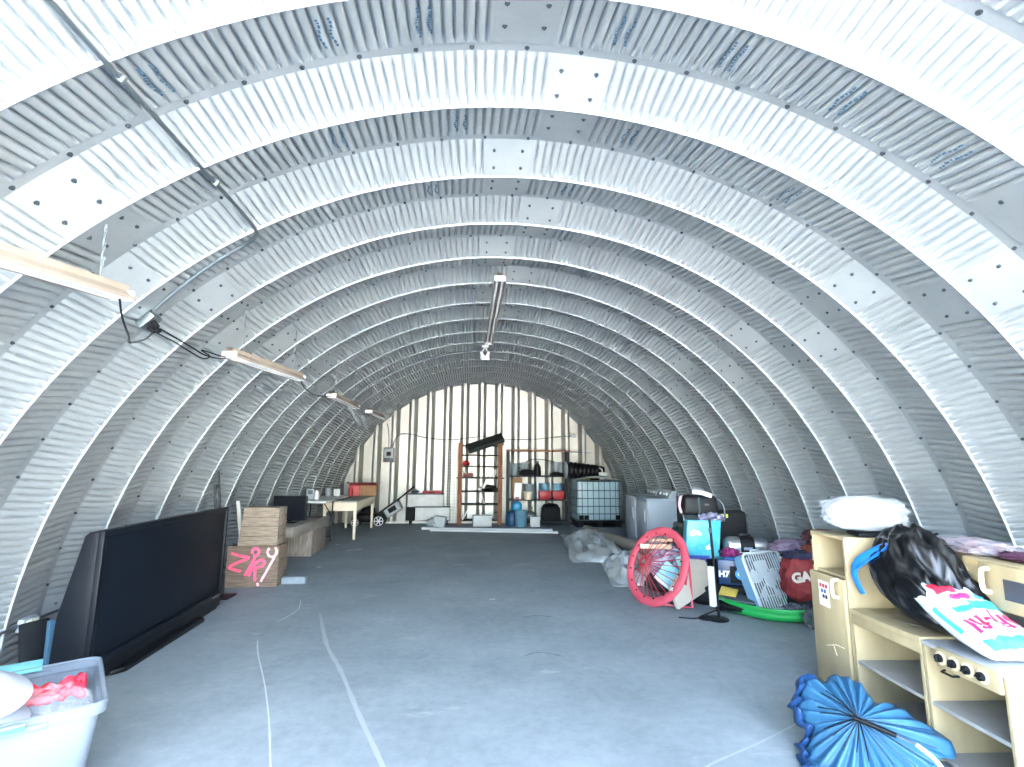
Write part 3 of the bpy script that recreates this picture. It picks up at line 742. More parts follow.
b = B(); b.box((-.08, -.06, .15), (.05, .02, .2), rot=(0, .5, 0)); b.build('tag', m_plwhite, t); B().box((-.2, -.05, .035), (.07, .05, .06), rot=(0, .4, 0)).build('blade_guard', m_plwhite, t); B().box((.27, -.05, .035), (.05, .05, .06), rot=(0, .3, 0)).build('clip', m_plwhite, t)
t = tag(B().box((.02, YS, .575), (.025, .03, .19), rot=(0, -.35, 0)).build('white_stick', m_plwhite), 'short white stick propped on the lowest raised rack shelf', 'stick')
t = tag(B().box((-.40, YS-.05, .22), (.025, .03, .28), rot=(0, .5, 0)).build('pale_stick', m_plwhite), 'pale stick leaning at the lower left corner of the timber rack', 'stick')
t = tag(B().box((.36, YS-.02, .20), (.14, .16, .17), bev=.01).build('dark_tin', mat('dull brown tin', '#4b4742', .6)), 'brown tin at the lower right of the timber rack', 'tin')
t = thing('storage_box', 'long white box on the floor in front of the timber rack', 'box', (.0, 12.15, 0), rz=3)
B().box((0, 0, .115), (.43, .26, .23), bev=.012).build('body', m_white, t); B().box((0, 0, .235), (.45, .28, .025), bev=.008).build('lid', m_plwhite, t)

X0, X1 = .62, 2.08
t = thing('metal_rack', 'dark metal shelf rack full of buckets and bins against the end wall', 'shelf rack', ((X0+X1)/2, YS, 0)); hw = (X1-X0)/2
for x in (-hw, hw):
    for y in (-.16, .18):
        b = B(); b.box((x, y, .87), (.055, .012, 1.74)); b.box((x-.024*(1 if x > 0 else -1), y+.02*(1 if y < 0 else -1), .87), (.010, .05, 1.74)); b.build('post', m_shelf, t)
B().box((0, .05, .87), (.03, .03, 1.7)).build('mid_post', m_steel, t)
for z in (.06, .58, 1.14): B().b2((-hw, -.17, z-.02), (hw, .19, z+.012), bev=.004).build('shelf', m_shelf, t)
B().b2((-hw-.03, -.19, 1.735), (hw+.05, .2, 1.775), bev=.004).build('top_board', mat('brown board edge', '#7d5a4a', .8, var=.15, scale=6, stretch=(1, 8, 8)), t)
tag(B().tube([(X0+.12, YS, 1.22), (1.1, YS-.02, 1.50), (1.35, YS-.02, 1.545), (1.7, YS-.02, 1.50), (2.02, YS, 1.38)], .012, 7, smooth=4).build('bent_rod', m_dgrey), 'thin bent rod arching over the jars on the top shelf of the metal rack', 'rod')
def bucket(name, label, x, y, z, r, h, m, handle=True, lid=None, group=None):
    t = thing(name, label, 'bucket', (x, y, z), group=group)
    B().lathe([(0, 0), (r*.86, 0), (r*.88, .004), (r, h), (r*1.05, h), (r*1.05, h-.02), (r*.97, h-.022), (r*.93, h-.006), (r*.84, .01), (0, .01)], n=28).build('pail', m, t)
    if lid: B().lathe([(0, h+.012), (r*1.06, h+.01), (r*1.06, h-.015)], n=28).build('lid', lid, t)
    if handle: B().tube([(-r*1.04, 0, h-.03), (-r*1.0, -r*.7, h-.09), (0, -r*1.15, h-.12), (r*1.0, -r*.7, h-.09), (r*1.04, 0, h-.03)], .005, 6, smooth=4).build('bail', m_steel, t)
    return t
m_jar = mat('clear grey jar plastic', '#b4c0c6', .25, trans=.4, alpha=.75)
m_gpail = mat('slate grey pail', '#6e7c84', .5)
m_bpail = mat('blue tinted clear pail', '#6f9db5', .3, trans=.25, alpha=.9)
bucket('jar', 'grey jar at the left end of the metal rack top shelf', .77, YS, 1.153, .10, .30, m_gpail, False)
bucket('pail', 'lidded clear pail second from left on the metal rack top shelf', 1.02, YS+.02, 1.153, .13, .30, m_jar, True, m_grey)
lump('tangled_cords', 'tangle of dark cords in front of the clear pail on the top shelf', 'cords', (1.08, YS-.12, 1.21), (.16, .05, .08), m_matte, amp=.6, fr=4, seed=3, floor=1.153)
t = thing('oil_bottle', 'black bottle standing mid-way on the metal rack top shelf', 'bottle', (1.33, YS-.08, 1.153)); B().lathe([(0, 0), (.08, 0), (.085, .02), (.085, .2), (.05, .27), (.03, .28), (.03, .31), (0, .31)], n=20).build('body', m_black, t); B().lathe([(0, .305), (.034, .305), (.034, .345), (0, .347)], n=14).build('cap', m_dgrey, t)
bucket('pail', 'big clear pail at the right end of the metal rack top shelf', 1.83, YS, 1.153, .155, .33, m_jar, True)
lump('dark_scraps', 'dark scraps lying round the right-hand pail of the top shelf', 'scraps', (1.80, YS-.2, 1.185), (.16, .03, .045), m_matte, amp=.6, fr=4, seed=9, floor=1.153)
t = thing('paper_sign', 'white sheet of card standing on the middle shelf, left of the metal rack', 'card', (.85, YS-.16, .592)); B().box((0, 0, .20), (.17, .006, .38), rot=(.05, .05, 0)).build('sheet', mat('bright white card', '#f0f1f1', .6), t); B().box((-.02, -.01, .035), (.10, .004, .05)).build('tab', mat('pinkish label', '#b07a78', .7), t)
t = tag(B().box((.85, YS+.02, .843), (.24, .08, .5), bev=.004).build('cardboard_sheet', m_card), 'brown cardboard panel behind the white card on the metal rack', 'cardboard')
bucket('pail', 'slate grey pail on the middle shelf of the metal rack', 1.14, YS, .592, .15, .36, m_gpail, False)
bucket('tub', 'small cream tub in front of the grey pail on the middle shelf', 1.08, YS-.20, .592, .10, .19, m_beige, False)
for x, side in ((1.50, 'left'), (1.83, 'right')):
    bucket('pail', f'clear blue pail behind the {side} red bin on the middle shelf', x+.02, YS+.07, .592, .135, .37, m_bpail, False, group='clear blue pails on the middle shelf')
    t = thing('red_bin', f'{side} one of two red bins on the middle shelf of the metal rack', 'bin', (x, YS-.12, .592), group='red bins on the middle shelf')
    B().box((0, 0, .10), (.27, .17, .2), bev=.02, taper=1.06).build('bin', m_red, t); B().box((0, -.0, .195), (.29, .19, .016), bev=.006).build('rim', m_red, t)
t = thing('black_tote', 'big black tote bag on the bottom shelf of the metal rack', 'tote', (1.66, YS-.05, .073))
B().box((0, 0, .17), (.46, .26, .34), bev=.03, taper=.92).build('body', m_matte, t); B().ell((0, 0, .36), (.19, .11, .06), amp=.2, sub=3).build('top_flap', m_black, t)
t = thing('water_jug', 'dark blue jug on the floor at the left foot of the metal rack', 'jug', (.70, 12.25, 0)); B().lathe([(0, 0), (.14, 0), (.15, .02), (.15, .22), (.11, .30), (.05, .33), (.05, .36), (0, .36)], n=26).build('body', mat('dark blue plastic', '#173f66', .4), t)
t = thing('blue_jug', 'bright teal-blue jug on the dark blue jug level, front of the metal rack', 'jug', (.83, YS-.13, .30)); B().ell((0, 0, .12), (.12, .10, .12), e=.7, sub=3).build('body', mat('bright blue jug', '#1b80ae', .35), t); B().cyl((0, 0, .22), (0, 0, .26), .035, n=14).build('cap', m_blue, t)
tag(B().box((.84, YS-.13, .19), (.28, .22, .22), bev=.015).build('dark_carton', m_matte), 'dark carton under the teal-blue jug in the metal rack', 'carton')
bucket('pail', 'pale blue translucent pail on the floor in front of the metal rack', .89, 12.02, 0, .145, .36, m_bpail, True)
t = thing('white_box', 'small white square box on the floor right of the pale blue pail', 'box', (1.23, 12.08, 0), rz=-5); B().box((0, 0, .105), (.23, .18, .21), bev=.012).build('body', m_white, t); B().box((0, 0, .213), (.24, .19, .012), bev=.004).build('lid', m_plwhite, t)
t = thing('dark_machine', 'dark tool with grey bands on the bottom shelf behind the small white box', 'tool', (1.15, YS-.06, .073)); b = B(); b.ell((0, 0, .12), (.14, .1, .12), e=.7, amp=.2, sub=3, seed=8, floor=0); b.build('body', m_dgrey, t); B().tube([(-.12, -.09, .10), (0, -.12, .15), (.13, -.09, .10)], .012, 6, smooth=3).build('band', m_grey, t)
B().cyl((0, 0, .2), (.02, 0, .34), .05, n=14).build('motor', mat('brown grey motor', '#5e5750', .6), t)
tag(B().tube([(2.12, YB-.14, 1.74), (2.75, YB-.14, 1.72)], .012, 8).build('wall_rod', m_steel), 'thin steel rod along the wall right of the metal rack top', 'rod')

# ------------------------------------------------------------------ caged water tank
t = thing('water_tank', 'caged white water tank on a dark pallet in the right rear corner', 'tank', (2.70, 12.28, 0))
TW, TD = .53, .40
B().box((0, 0, .60), (2*TW-.07, 2*TD-.07, .90), bev=.06, seg=3).build('inner_tank', mat('cloudy white tank plastic', '#a6c2ce', .35, trans=.15, var=.05, scale=3), t)
b = B()
for s in (-1, 1):
    for k in range(9): x = -TW+2*TW*k/8; b.cyl((x, s*TD, .14), (x, s*TD, 1.04), .009, n=8)
    for k in range(7): y = -TD+2*TD*k/6; b.cyl((s*TW, y, .14), (s*TW, y, 1.04), .009, n=8)
for z in (.16, .30, .47, .65, .83, 1.04):
    b.tube([(-TW, -TD, z), (TW, -TD, z), (TW, TD, z), (-TW, TD, z)], .0105, 8, closed=True)
b.build('cage', mat('cage steel', '#56646c', .45, .7), t)
b = B(); b.box((0, 0, .13), (2*TW+.03, 2*TD+.03, .03), bev=.005); b.box((0, 0, .012), (2*TW, 2*TD, .022))
b.build('pallet_deck', m_matte, t)
for x in (-.43, 0, .43): B().box((x, 0, .07), (.14, 2*TD, .10), bev=.01).build('pallet_foot', m_matte, t)
for x in (-.42, -.30, .44): B().box((x, -TD-.004, .22), (.11, .02, .10), bev=.006).build('corner_guard', m_matte, t)
for (xx, nn) in ((.0, 0),): B().lathe([(0, 0), (.11, 0), (.11, .04), (0, .045)], c=(xx, 0, 1.05), n=24).build('tank_lid', m_black, t)
t = thing('plastic_sheet', 'bowed pale plastic sheet lying on top of the caged tank', 'sheet', (2.70, 11.98, 1.052))
b = B(); b.grid(lambda u, v: V((-.62+1.24*u, -.14+.34*v, .012+.10*math.sin(PI*min(1, u*1.05))*(.7+.3*v))), 24, 5); b.build('sheet', mat('dull clear sheet', '#a9b6b8', .35), t, solid=.006)
t = thing('drain_pipe', 'fat black corrugated pipe lying on top of the caged tank', 'pipe', (2.36, 12.16, 1.26))
b = B(); pts, rr = [], []
for k in range(57):
    u = k/56; pts.append((-.38+.92*u, 0, .03-.02*u)); rr.append((.20-.09*u**1.5)*(1+.05*math.sin(u*2*PI*9)))
b.tube(pts, rr, 24); b.build('pipe', m_black, t, sharp=50)
B().cyl((-.405, 0, .03), (-.372, 0, .03), .205, n=24).build('grey_end', m_grey, t)
t = thing('pump', 'white pump with a bent spout on the sheet above the caged tank', 'pump', (2.82, 11.93, 1.16)); B().box((0, 0, .05), (.19, .1, .08), bev=.02).build('body', m_plwhite, t); b = B(); b.tube([(-.02, 0, .09), (-.02, 0, .15), (-.07, 0, .18), (-.085, 0, .20)], .016, 8); b.build('spout', m_plwhite, t); B().cyl((0, 0, -.03), (0, 0, .02), .03, n=14).build('stem', m_grey, t)
t = tag(B().box((2.72, 12.62, 1.24), (.26, .2, .36), rot=(0, 0, .1), bev=.01).build('brown_carton', m_card), 'brown carton standing behind the white pump on the tank', 'carton')
t = tag(B().lathe([(0, 0), (.055, 0), (.055, .3), (.05, .31), (0, .31)], n=18).build('white_canister', m_plwhite, loc=(2.95, 12.5, 1.07)), 'slim white canister right of the brown carton on the tank', 'canister')

# ------------------------------------------------------------------ washer and dryer
m_appl = mat('appliance enamel', '#9ca8b2', .35)
for k, (y, lb) in enumerate(((9.10, 'nearer of the two grey laundry machines by the right wall'), (9.745, 'farther of the two grey laundry machines, next to the caged tank'))):
    t = thing('laundry_machine', lb, 'washing machine', (3.02, y, 0), group='laundry machines')
    B().b2((-.24, -.30, .02), (.27, .30, .835), bev=.012).build('cabinet', m_appl, t)
    B().b2((-.26, -.305, .83), (.27, .305, .86), bev=.01).build('top_panel', m_appl, t)
    B().b2((-.262, -.285, .10), (-.238, .285, .80), bev=.01).build('door_panel', m_appl, t)
    B().box((-.272, -.19, .55), (.015, .035, .20), bev=.006).build('handle', m_plwhite, t)
    b = B(); b.prism([(.12, .86), (.27, .86), (.27, .99), (.20, 1.0)], .60, Matrix(((1, 0, 0, 0), (0, 0, -1, .30), (0, 1, 0, 0), (0, 0, 0, 1))), bev=.008); cs = b.build('console', mat('console grey', '#8e979c', .4), t)
    for yy in (-.18, -.05, .12): 
        M = Matrix.Translation((.155, yy, .925)) @ Euler((0, -1.05, 0)).to_matrix().to_4x4()
        b = B(); b.lathe([(0, .028), (.024, .026), (.028, 0)], n=18, M=M); b.build('knob', m_plwhite, cs)
    for xx in (-.2, .22):
        for yy in (-.25, .25): B().cyl((xx, yy, 0), (xx, yy, .03), .02, n=10).build('foot', m_rubber, t)

# ------------------------------------------------------------------ tarp and rolled carpet
m_tarp = mat('silver grey tarpaulin', '#aab2b5', .34, .35, var=.08, scale=3, bump=.1, bscale=10)
def crumple(name, label, cat, x0, x1, y0, y1, H, m, seed, sx=36, sy=44, rz=0., e=.45):
    b = B(); cx, cy = (x0+x1)/2, (y0+y1)/2; c, s = math.cos(rz), math.sin(rz)
    def fn(u, v):
        p, q = 2*u-1, 2*v-1; rr = (abs(p)**2.6+abs(q)**2.6)**(1/2.6)
        n = noise.fractal(V((p*1.6+seed, q*1.6, seed)), .9, 2.1, 5); k = 1+.14*noise.noise(V((p*2+seed, q*2, 3)))
        rdg = 1-abs(noise.noise(V((p*1.9+q*1.2+seed, q*2.0-p*.8-seed, 1)))*2)
        h = max(0, 1-rr**3)**e*H*max(.05, .30+.30*n+.75*max(0, rdg)**2)
        X, Y = p*(x1-x0)/2*k, q*(y1-y0)/2*k
        return V((X*c-Y*s, X*s+Y*c, max(.004, h)+.004))
    b.grid(fn, sx, sy)
    o = b.build(name, m, loc=(cx, cy, 0), sharp=25, solid=.004); return tag(o, label, cat)
crumple('tarpaulin', 'crumpled silver tarpaulin spilling over the floor before the laundry machines', 'tarpaulin', 1.42, 2.3, 7.7, 10.6, .19, m_tarp, 2.3, rz=-.12)
crumple('plastic_sheeting', 'crumpled shiny sheeting between the silver tarpaulin and the pink ring', 'sheeting', 1.55, 2.35, 6.2, 8.0, .19, mat('shiny grey sheeting', '#b4bcbf', .25, .35, bump=.15, bscale=12), 5.1, rz=-.15)
t = thing('rolled_carpet', 'grey-beige rolled carpet lying behind the silver tarpaulin', 'carpet', (2.22, 9.55, .10), rz=0)
A, Cc = V((-.12, 1.1, 0)), V((.30, -1.45, 0))
b = B(); b.tube([A, A.lerp(Cc, .3), A.lerp(Cc, .6), Cc], .095, 22); b.build('roll', mat('grey beige carpet', '#7e7a72', .95, var=.12, scale=30, bump=.4, bscale=120), t)
d = (A-Cc).normalized(); b = B(); n_ = 40; sp = [A+d*.004+V((0, 0, 1))*(.085*(1-k/n_)*math.sin(k*.42))+d.cross(V((0, 0, 1)))*(.085*(1-k/n_)*math.cos(k*.42)) for k in range(n_)]; b.tube(sp, .004, 5); b.build('spiral_edge', m_dgrey, t)
# ------------------------------------------------------------------ toy kitchen of pale plywood
m_ply = mat('pale plywood', '#a39574', .5, col2='#968869', scale=3, stretch=(3, 3, .6))
m_plyd = mat('plywood shelf grey laminate', '#8d8d89', .5, var=.05)
m_plyb = mat('plywood inside', '#9d8f70', .6, col2='#908264', scale=3, stretch=(3, 3, .6))
KO, KR = V((2.08, 3.52, 0)), -93.1
def kt(name, label, cat, s, z=0., y=0., group=None):
    a = R(KR); p = KO+V((math.cos(a), math.sin(a), 0))*s+V((-math.sin(a), math.cos(a), 0))*y+V((0, 0, z))
    return thing(name, label, cat, p, rz=KR, group=group)
# fridge unit: local x along the front (towards the camera), y into the depth
FW, FD = .35, .42
t = kt('toy_fridge', 'tall pale plywood toy fridge with an open top compartment, end of the play kitchen', 'toy kitchen unit', 0)
B().b2((0, .02, 0), (.02, FD, 1.0), bev=.003).build('side_panel', m_ply, t); B().b2((FW-.02, .0, 0), (FW, FD, 1.0), bev=.003).build('side_panel', m_ply, t)
B().b2((0.0, .0, .735), (.02, .022, 1.0), bev=.002).build('front_edge', m_ply, t)
B().b2((.018, .0, .98), (FW-.018, FD, 1.0), bev=.003).build('top_panel', m_ply, t)
B().b2((.018, FD-.015, .02), (FW-.018, FD, .985)).build('back_panel', m_plyb, t)
B().b2((.018, .02, .735), (FW-.018, FD-.01, .752)).build('shelf', m_ply, t); B().b2((.018, .03, .03), (FW-.018, FD-.01, .05)).build('floor_board', m_plyb, t)
dr = B().b2((-.005, -.022, .035), (FW-.012, -.001, .737), bev=.004).build('door', m_ply, t)
B().tube([(.285, -.02, .62), (.283, -.05, .625), (.280, -.057, .65), (.280, -.057, .70), (.283, -.05, .725), (.285, -.02, .73)], .011, 8, smooth=3).build('handle', mat('bare wood handle', '#d3c19c', .5), dr)
B().b2((.085, -.0245, .53), (.19, -.0222, .69)).build('sticker', mat('sticker paper', '#e2e0d8', .5), dr)
mm = [mat('sticker red', '#b0323c', .5), mat('sticker blue', '#2c5f96', .5), mat('sticker navy', '#2a2b42', .5)]
for k in range(3):
    b = B()
    for q in range(2 if k else 3): b.box((.108+.030*q+.012*k, -.0252, .660-.034*k), (.022, .001, .024))
    b.build('sticker_print', mm[k], dr)
for z in (.955, .785): B().box((.010, -.002, z), (.010, .008, .028), bev=.002).build('hinge', m_black, t)
B().box((.17, FD-.017, .885), (.05, .004, .018)).build('magnet', m_card, t)
for (x0_, x1_, z0_, z1_) in ((.09, .15, .25, .27),):
    b = B(); b.tube([(.12, -.0225, .28), (.22, -.0225, .315), (.30, -.0225, .32)], .003, 5); b.tube([(.19, -.0225, .31), (.22, -.0225, .25)], .003, 5); b.build('scratch', mat('scratch', '#ddd0b4', .7), dr)
# sink cabinet
def cabinet(t, w, h, d, shelf, back_h=None, topm=None):
    B().b2((0, 0, 0), (.02, d, h), bev=.003).build('side_panel', m_ply, t); B().b2((w-.02, 0, 0), (w, d, h), bev=.003).build('side_panel', m_ply, t)
    B().b2((.018, d-.014, .02), (w-.018, d, h)).build('back_panel', m_plyb, t)
    B().b2((.018, .01, .02), (w-.018, d-.012, .038)).build('floor_board', m_plyd, t)
    B().b2((.018, .005, shelf-.009), (w-.018, d-.012, shelf+.009)).build('shelf', m_plyd, t)
CD = .56
t = kt('toy_sink_unit', 'plywood toy sink cabinet with one grey shelf, right of the toy fridge', 'toy kitchen unit', .357)
cabinet(t, .53, .55, CD, .27)
b = B(); n = 16
pts = [(.53*k/n, -.006-.010*math.sin(PI*k/n)) for k in range(n+1)]
b.prism(pts+[(.53, CD), (0, CD)], .024, Matrix.Translation((0, 0, .55)), bev=.003); b.build('countertop', m_ply, t)
b = B(); b.b2((.0, -.004, .49), (.53, .012, .55), bev=.003); b.build('front_rail', m_ply, t)
B().b2((0, CD-.02, .574), (.53, CD, .97), bev=.004).build('splash_panel', m_ply, t)
B().lathe([(.15, .004), (.16, .006), (.15, -.002), (.13, -.05), (0, -.055)], c=(.27, .26, .575), n=28).build('basin', m_plyd, t)
# stove cabinet
t = kt('toy_stove', 'plywood toy stove cabinet with four dark knobs on its front panel', 'toy kitchen unit', .893)
SW = .445
cabinet(t, SW, .545, CD, .27)
B().b2((0, -.005, .545), (SW, CD, .565), bev=.003).build('countertop', mat('grey laminate top', '#9da1a4', .4), t)
fp = B().b2((.105, -.022, .475), (.43, -.002, .567), bev=.004).build('control_panel', m_ply, t)
for k in range(4):
    x = .135+.073*k
    M = Matrix.Translation((x, -.021, .522)) @ Matrix.Rotation(PI/2, 4, 'X')
    B().lathe([(.031, 0), (.031, .004), (.024, .006), (.0, .006)], n=24, M=M).build('knob_plate', mat('pale knob plate', '#cdbb98', .5), fp)
    b = B(); b.lathe([(.019, .004), (.018, .022), (0, .023)], n=18, M=M); b.box((x, -.046, .522), (.008, .012, .032), rot=(0, .5*k, 0), bev=.002); b.build('knob', m_matte, fp)
B().tube([(.13, -.004, .466), (.14, -.03, .462), (.20, -.03, .462), (.21, -.004, .466)], .006, 6).build('door_pull', m_black, t)
# microwave on the back of the stove
t = kt('toy_microwave', 'plywood toy microwave box with a handle and dark window above the stove', 'toy kitchen unit', .735, z=.566, y=.335)
MW = .52; MH = .41
B().b2((.085, 0, .17), (MW, .22, MH-.002), bev=.004).build('case', m_ply, t)
B().b2((MW-.02, .0, 0), (MW, .22, .18), bev=.003).build('side_panel', m_ply, t); B().b2((.085, .02, 0), (.105, .22, .18), bev=.003).build('side_panel', m_ply, t)
B().b2((.1, .2, 0), (MW-.01, .218, .18)).build('back_panel', m_plyd, t)
df = B().b2((.20, -.016, .175), (MW-.005, -.001, MH-.01), bev=.004).build('door', m_ply, t)
B().b2((.32, -.0185, .235), (.475, -.0155, .335), bev=.006).build('window', mat('smoky window', '#3d4147', .3), df)
B().tube([(.245, -.012, .255), (.243, -.045, .26), (.241, -.052, .29), (.241, -.052, .335), (.243, -.045, .365), (.245, -.012, .37)], .012, 8, smooth=3).build('handle', mat('bare wood handle', '#d3c19c', .5), df)
b = B()
for i in range(3):
    for j in range(5): b.cyl((.115+.025*i, -.004, .20+.035*j), (.115+.025*i, .002, .20+.035*j), .007, n=10)
b.build('button_pad', mat('worn button print', '#ab9468', .6), t); tag(list(t.children)[-1], kind='stuff')
B().b2((.11, -.003, .375), (.175, .001, .395)).build('clock_print', mat('worn button print', '#ab9468', .6), t)

# things lying on the play kitchen
t = thing('pillow_bag', 'white pillow in a clear plastic bag lying on top of the toy fridge', 'pillow', (2.27, 3.27, 1.035), rz=-3)
B().ell((0, 0, .105), (.215, .16, .105), amp=.10, fr=1.8, e=.75, sub=5, seed=6, floor=.0).build('pillow', mat('white pillow cloth', '#a6abaf', .8, bump=.25, bscale=30), t)
b = B(); b.ell((.02, 0, .108), (.245, .175, .112), amp=.13, fr=3.4, e=.75, sub=5, seed=11, floor=-.003); b.build('clear_bag', mat('thin clear film', '#eef3f6', .12, trans=.3, ior=1.05, alpha=.22), t, sharp=70)
t = thing('black_case', 'flat black case under the bagged pillow on top of the toy fridge', 'case', (2.34, 3.20, 1.003), rz=-12)
B().box((0, 0, .014), (.34, .16, .026), bev=.008).build('case', m_matte, t); B().tube([(.1, -.06, .02), (.24, -.07, .022), (.30, -.06, .03)], .009, 6, smooth=3).build('strap', m_black, t)
# bin bag
def bag_mesh(fn_pts):
    return fn_pts
t = thing('bin_bag', 'full black bin bag with a blue drawstring slumped over the toy sink', 'bin bag', (2.27, 2.84, .578))
b = B(); tm = bmesh.new(); bmesh.ops.create_icosphere(tm, subdivisions=6, radius=1)
for v in tm.verts:
    d = v.co.normalized(); z = (d.z+1)/2
    wd = .325*(1-.30*z**1.8); dp = .25*(1-.35*z**2)
    wr = 1-abs(noise.noise(V((d.x*2.3+1, d.y*2.3, d.z*1.5)))*2); wr2 = 1-abs(noise.noise(V((d.x*4.6+4, d.y*4.6, d.z*3.6)))*2)
    k = .90+.09*wr+.035*wr2+.12*noise.noise(d*1.7+V((4, 2, 0)))
    y = d.y*wd*k*1.0; x = d.x*dp*k; zz = max(0., z*.545*k)
    lo = max(0, .55-z)/.55; y += .08*(z-.3)-.13*lo; x += -.05*lo-.02*z
    if d.y < -.2: zz *= (1-.30*min(1, (-.2-d.y)))
    v.co = V((x, y-.03, zz))
b._merge(tm); b.build('bag', mat('shiny black bin liner', '#06070a', .3), t, sharp=80)
b = B(); b.tube([(-.17, .255, .10), (-.205, .27, .20), (-.20, .24, .29), (-.16, .17, .355), (-.13, .10, .40), (-.15, .07, .395), (-.20, .16, .31), (-.225, .23, .245)], .024, 8, smooth=4, flat=.35); b.build('drawstring', mat('bright blue plastic strip', '#1a6fd0', .35), t)
# fibre fill bag
t = thing('fibrefill_bag', 'white bag of stuffing with red and cyan print slumped across the toy stove', 'bag', (2.17, 2.46, .575))
PA, PB = V((.05, .29, .215)), V((.025, -.20, -.012))    # head (on the bin bag) to foot
Lx = (PA-PB); ln = Lx.length; ux = Lx.normalized(); vy = V((ux.y, -ux.x, 0)).normalized(); nz_ = vy.cross(ux); nz_ = nz_ if nz_.z > 0 else -nz_
def pb(u, v, side=1):
    """u 0..1 foot to head, v 0..1 across"""
    p, q = 2*u-1, 2*v-1
    wdt = .168*(1-.10*abs(p)**6)
    th_ = (max(0, 1-abs(p)**3.2)**.55)*(max(0, 1-abs(q)**2.6)**.6)*.098
    n_ = 1+.18*noise.noise(V((p*3, q*3, 7)))+.10*noise.noise(V((p*9, q*6, 2)))
    sag = -.03*math.sin(PI*u)
    base = PB+ux*ln*u-vy*wdt*q+V((0, 0, 1))*(sag+.03)
    return base+nz_*th_*n_*side*(1 if side > 0 else .5)
b = B(); b.grid(lambda u, v: pb(u, v, 1), 48, 24); b.grid(lambda u, v: pb(u, v, -1), 48, 24); b.build('bag', mat('white film bag', '#aeb6bb', .3, bump=.15, bscale=14), t, sharp=60)
def decal(name, m, u0, u1, v0, v1, shape=None, nu=14, nv=14):
    b = B(); b.grid(lambda u, v: pb(u0+(u1-u0)*u, v0+(v1-v0)*v, 1)+nz_*.0022, nu, nv)
    if shape:
        for f in list(b.bm.faces):
            c = f.calc_center_median()-PB; uu = c.dot(ux)/ln; vv = (-c.dot(vy)/.168+1)/2
            if not shape((uu-u0)/(u1-u0), (vv-v0)/(v1-v0)): b.bm.faces.remove(f)
    return b.build(name, m, t)
m_pr, m_cy, m_mg = mat('print red', '#d3263f', .4), mat('print cyan', '#38a8cf', .4), mat('print magenta', '#c0265a', .4)
decal('red_square', m_pr, .70, .84, .54, .84)
decal('red_square', m_pr, .70, .86, .04, .14)
decal('red_cloud', m_mg, .60, .70, .42, .72, lambda u, v: (v-.3)**2+(u-.5)**2 < .12 or (v-.7)**2+(u-.5)**2 < .10, 24, 24)
decal('cyan_band', m_cy, .47, .60, .04, .84, lambda u, v: u < .55 or v < .62)
decal('cyan_line', m_cy, .62, .64, .05, .38); decal('cyan_line', m_cy, .66, .675, .05, .34)
decal('cyan_blobs', m_cy, .04, .17, .06, .92, lambda u, v: abs(u-.5) < .28+.22*abs(math.sin(v*PI*3.5)), 20, 40)
decal('cyan_seam', m_cy, .30, .62, .955, .985)
def wrap_text(txt, m, uc, du, name):
    """letters run across the bag with their tops towards its foot"""
    tm = text_mesh(txt, 1., m, t, Matrix.Identity(4), name, depth=0., bold=.02)
    me = tm.data; bm = bmesh.new(); bm.from_mesh(me)
    bmesh.ops.triangulate(bm, faces=bm.faces[:]); bmesh.ops.subdivide_edges(bm, edges=bm.edges[:], cuts=1)
    xs = [v.co.x for v in bm.verts]; ys = [v.co.y for v in bm.verts]; x0, x1, y0, y1 = min(xs), max(xs), min(ys), max(ys)
    flip = vy.cross(-ux).dot(nz_) > 0
    for v in bm.verts:
        a, c = (v.co.x-x0)/(x1-x0), (v.co.y-y0)/(y1-y0)
        vv = .97-.84*a if flip else .03+.84*a
        v.co = pb(uc+du*(.5-c), vv, 1)+nz_*.0026
    bm.to_mesh(me); bm.free(); return tm
wrap_text('Poly-fil', m_mg, .335, .25, 'lettering')
decal('small_print', m_mg, .235, .25, .30, .55)
# crumpled plastic bag and scarf on the microwave
lump('clear_bag_of_toys', 'clear plastic bag with pinkish contents lying on top of the toy microwave', 'bag', (2.55, 2.74, 1.005), (.12, .22, .045), mat('cloudy pinkish film', '#b9a3a8', .25, trans=.2, alpha=.9, col2='#8d93a0', scale=14), amp=.35, fr=3, seed=2, floor=.979)
lump('purple_scarf', 'crumpled dark purple scarf at the right of the clear bag on the microwave', 'scarf', (2.50, 2.44, .998), (.08, .15, .022), mat('dark purple cloth', '#4f2c43', .85, var=.2, scale=20), amp=.4, fr=3, seed=5, floor=.979)

# ------------------------------------------------------------------ blue umbrella
t = thing('umbrella', 'collapsed blue umbrella with dark ribs lying in front of the toy kitchen', 'umbrella', (1.66, 2.62, 0))
m_umb = mat('blue umbrella cloth', '#2c5c7c', .5, var=.15, scale=5); m_umbd = mat('navy umbrella cloth', '#14365f', .5)
HUB = V((-.05, -.02, .18)); NP = 26
fwd = V((-.28, -.62, .73)).normalized(); e1 = V((.80, -.42, -.05)); e1 = (e1-fwd*e1.dot(fwd)).normalized(); e2 = fwd.cross(e1)
def canopy(u, v):
    a = u*2*PI; r = v
    pl = math.cos(a*NP); rag = 1+.12*math.sin(a*3+1)+.10*math.sin(a*5+.4)+.05*math.sin(a*11)
    rad = .262*r*rag*(1+.04*pl*r)*(1+.22*math.cos(a+.7))
    back = -.10*r**1.2-.06*r*r*math.sin(a*2+.5)-.026*r*pl-.035*max(0, r-.85)*6*abs(math.sin(a*4))
    p = HUB+e1*rad*math.cos(a)*1.12+e2*rad*math.sin(a)*1.12+fwd*(back+.06)
    if p.z < .012: p.z = .012+.01*abs(math.sin(a*9))
    return p
b = B(); b.grid(canopy, 312, 14, closed_u=True); b.build('canopy', m_umb, t, sharp=60, solid=.002)
b = B()
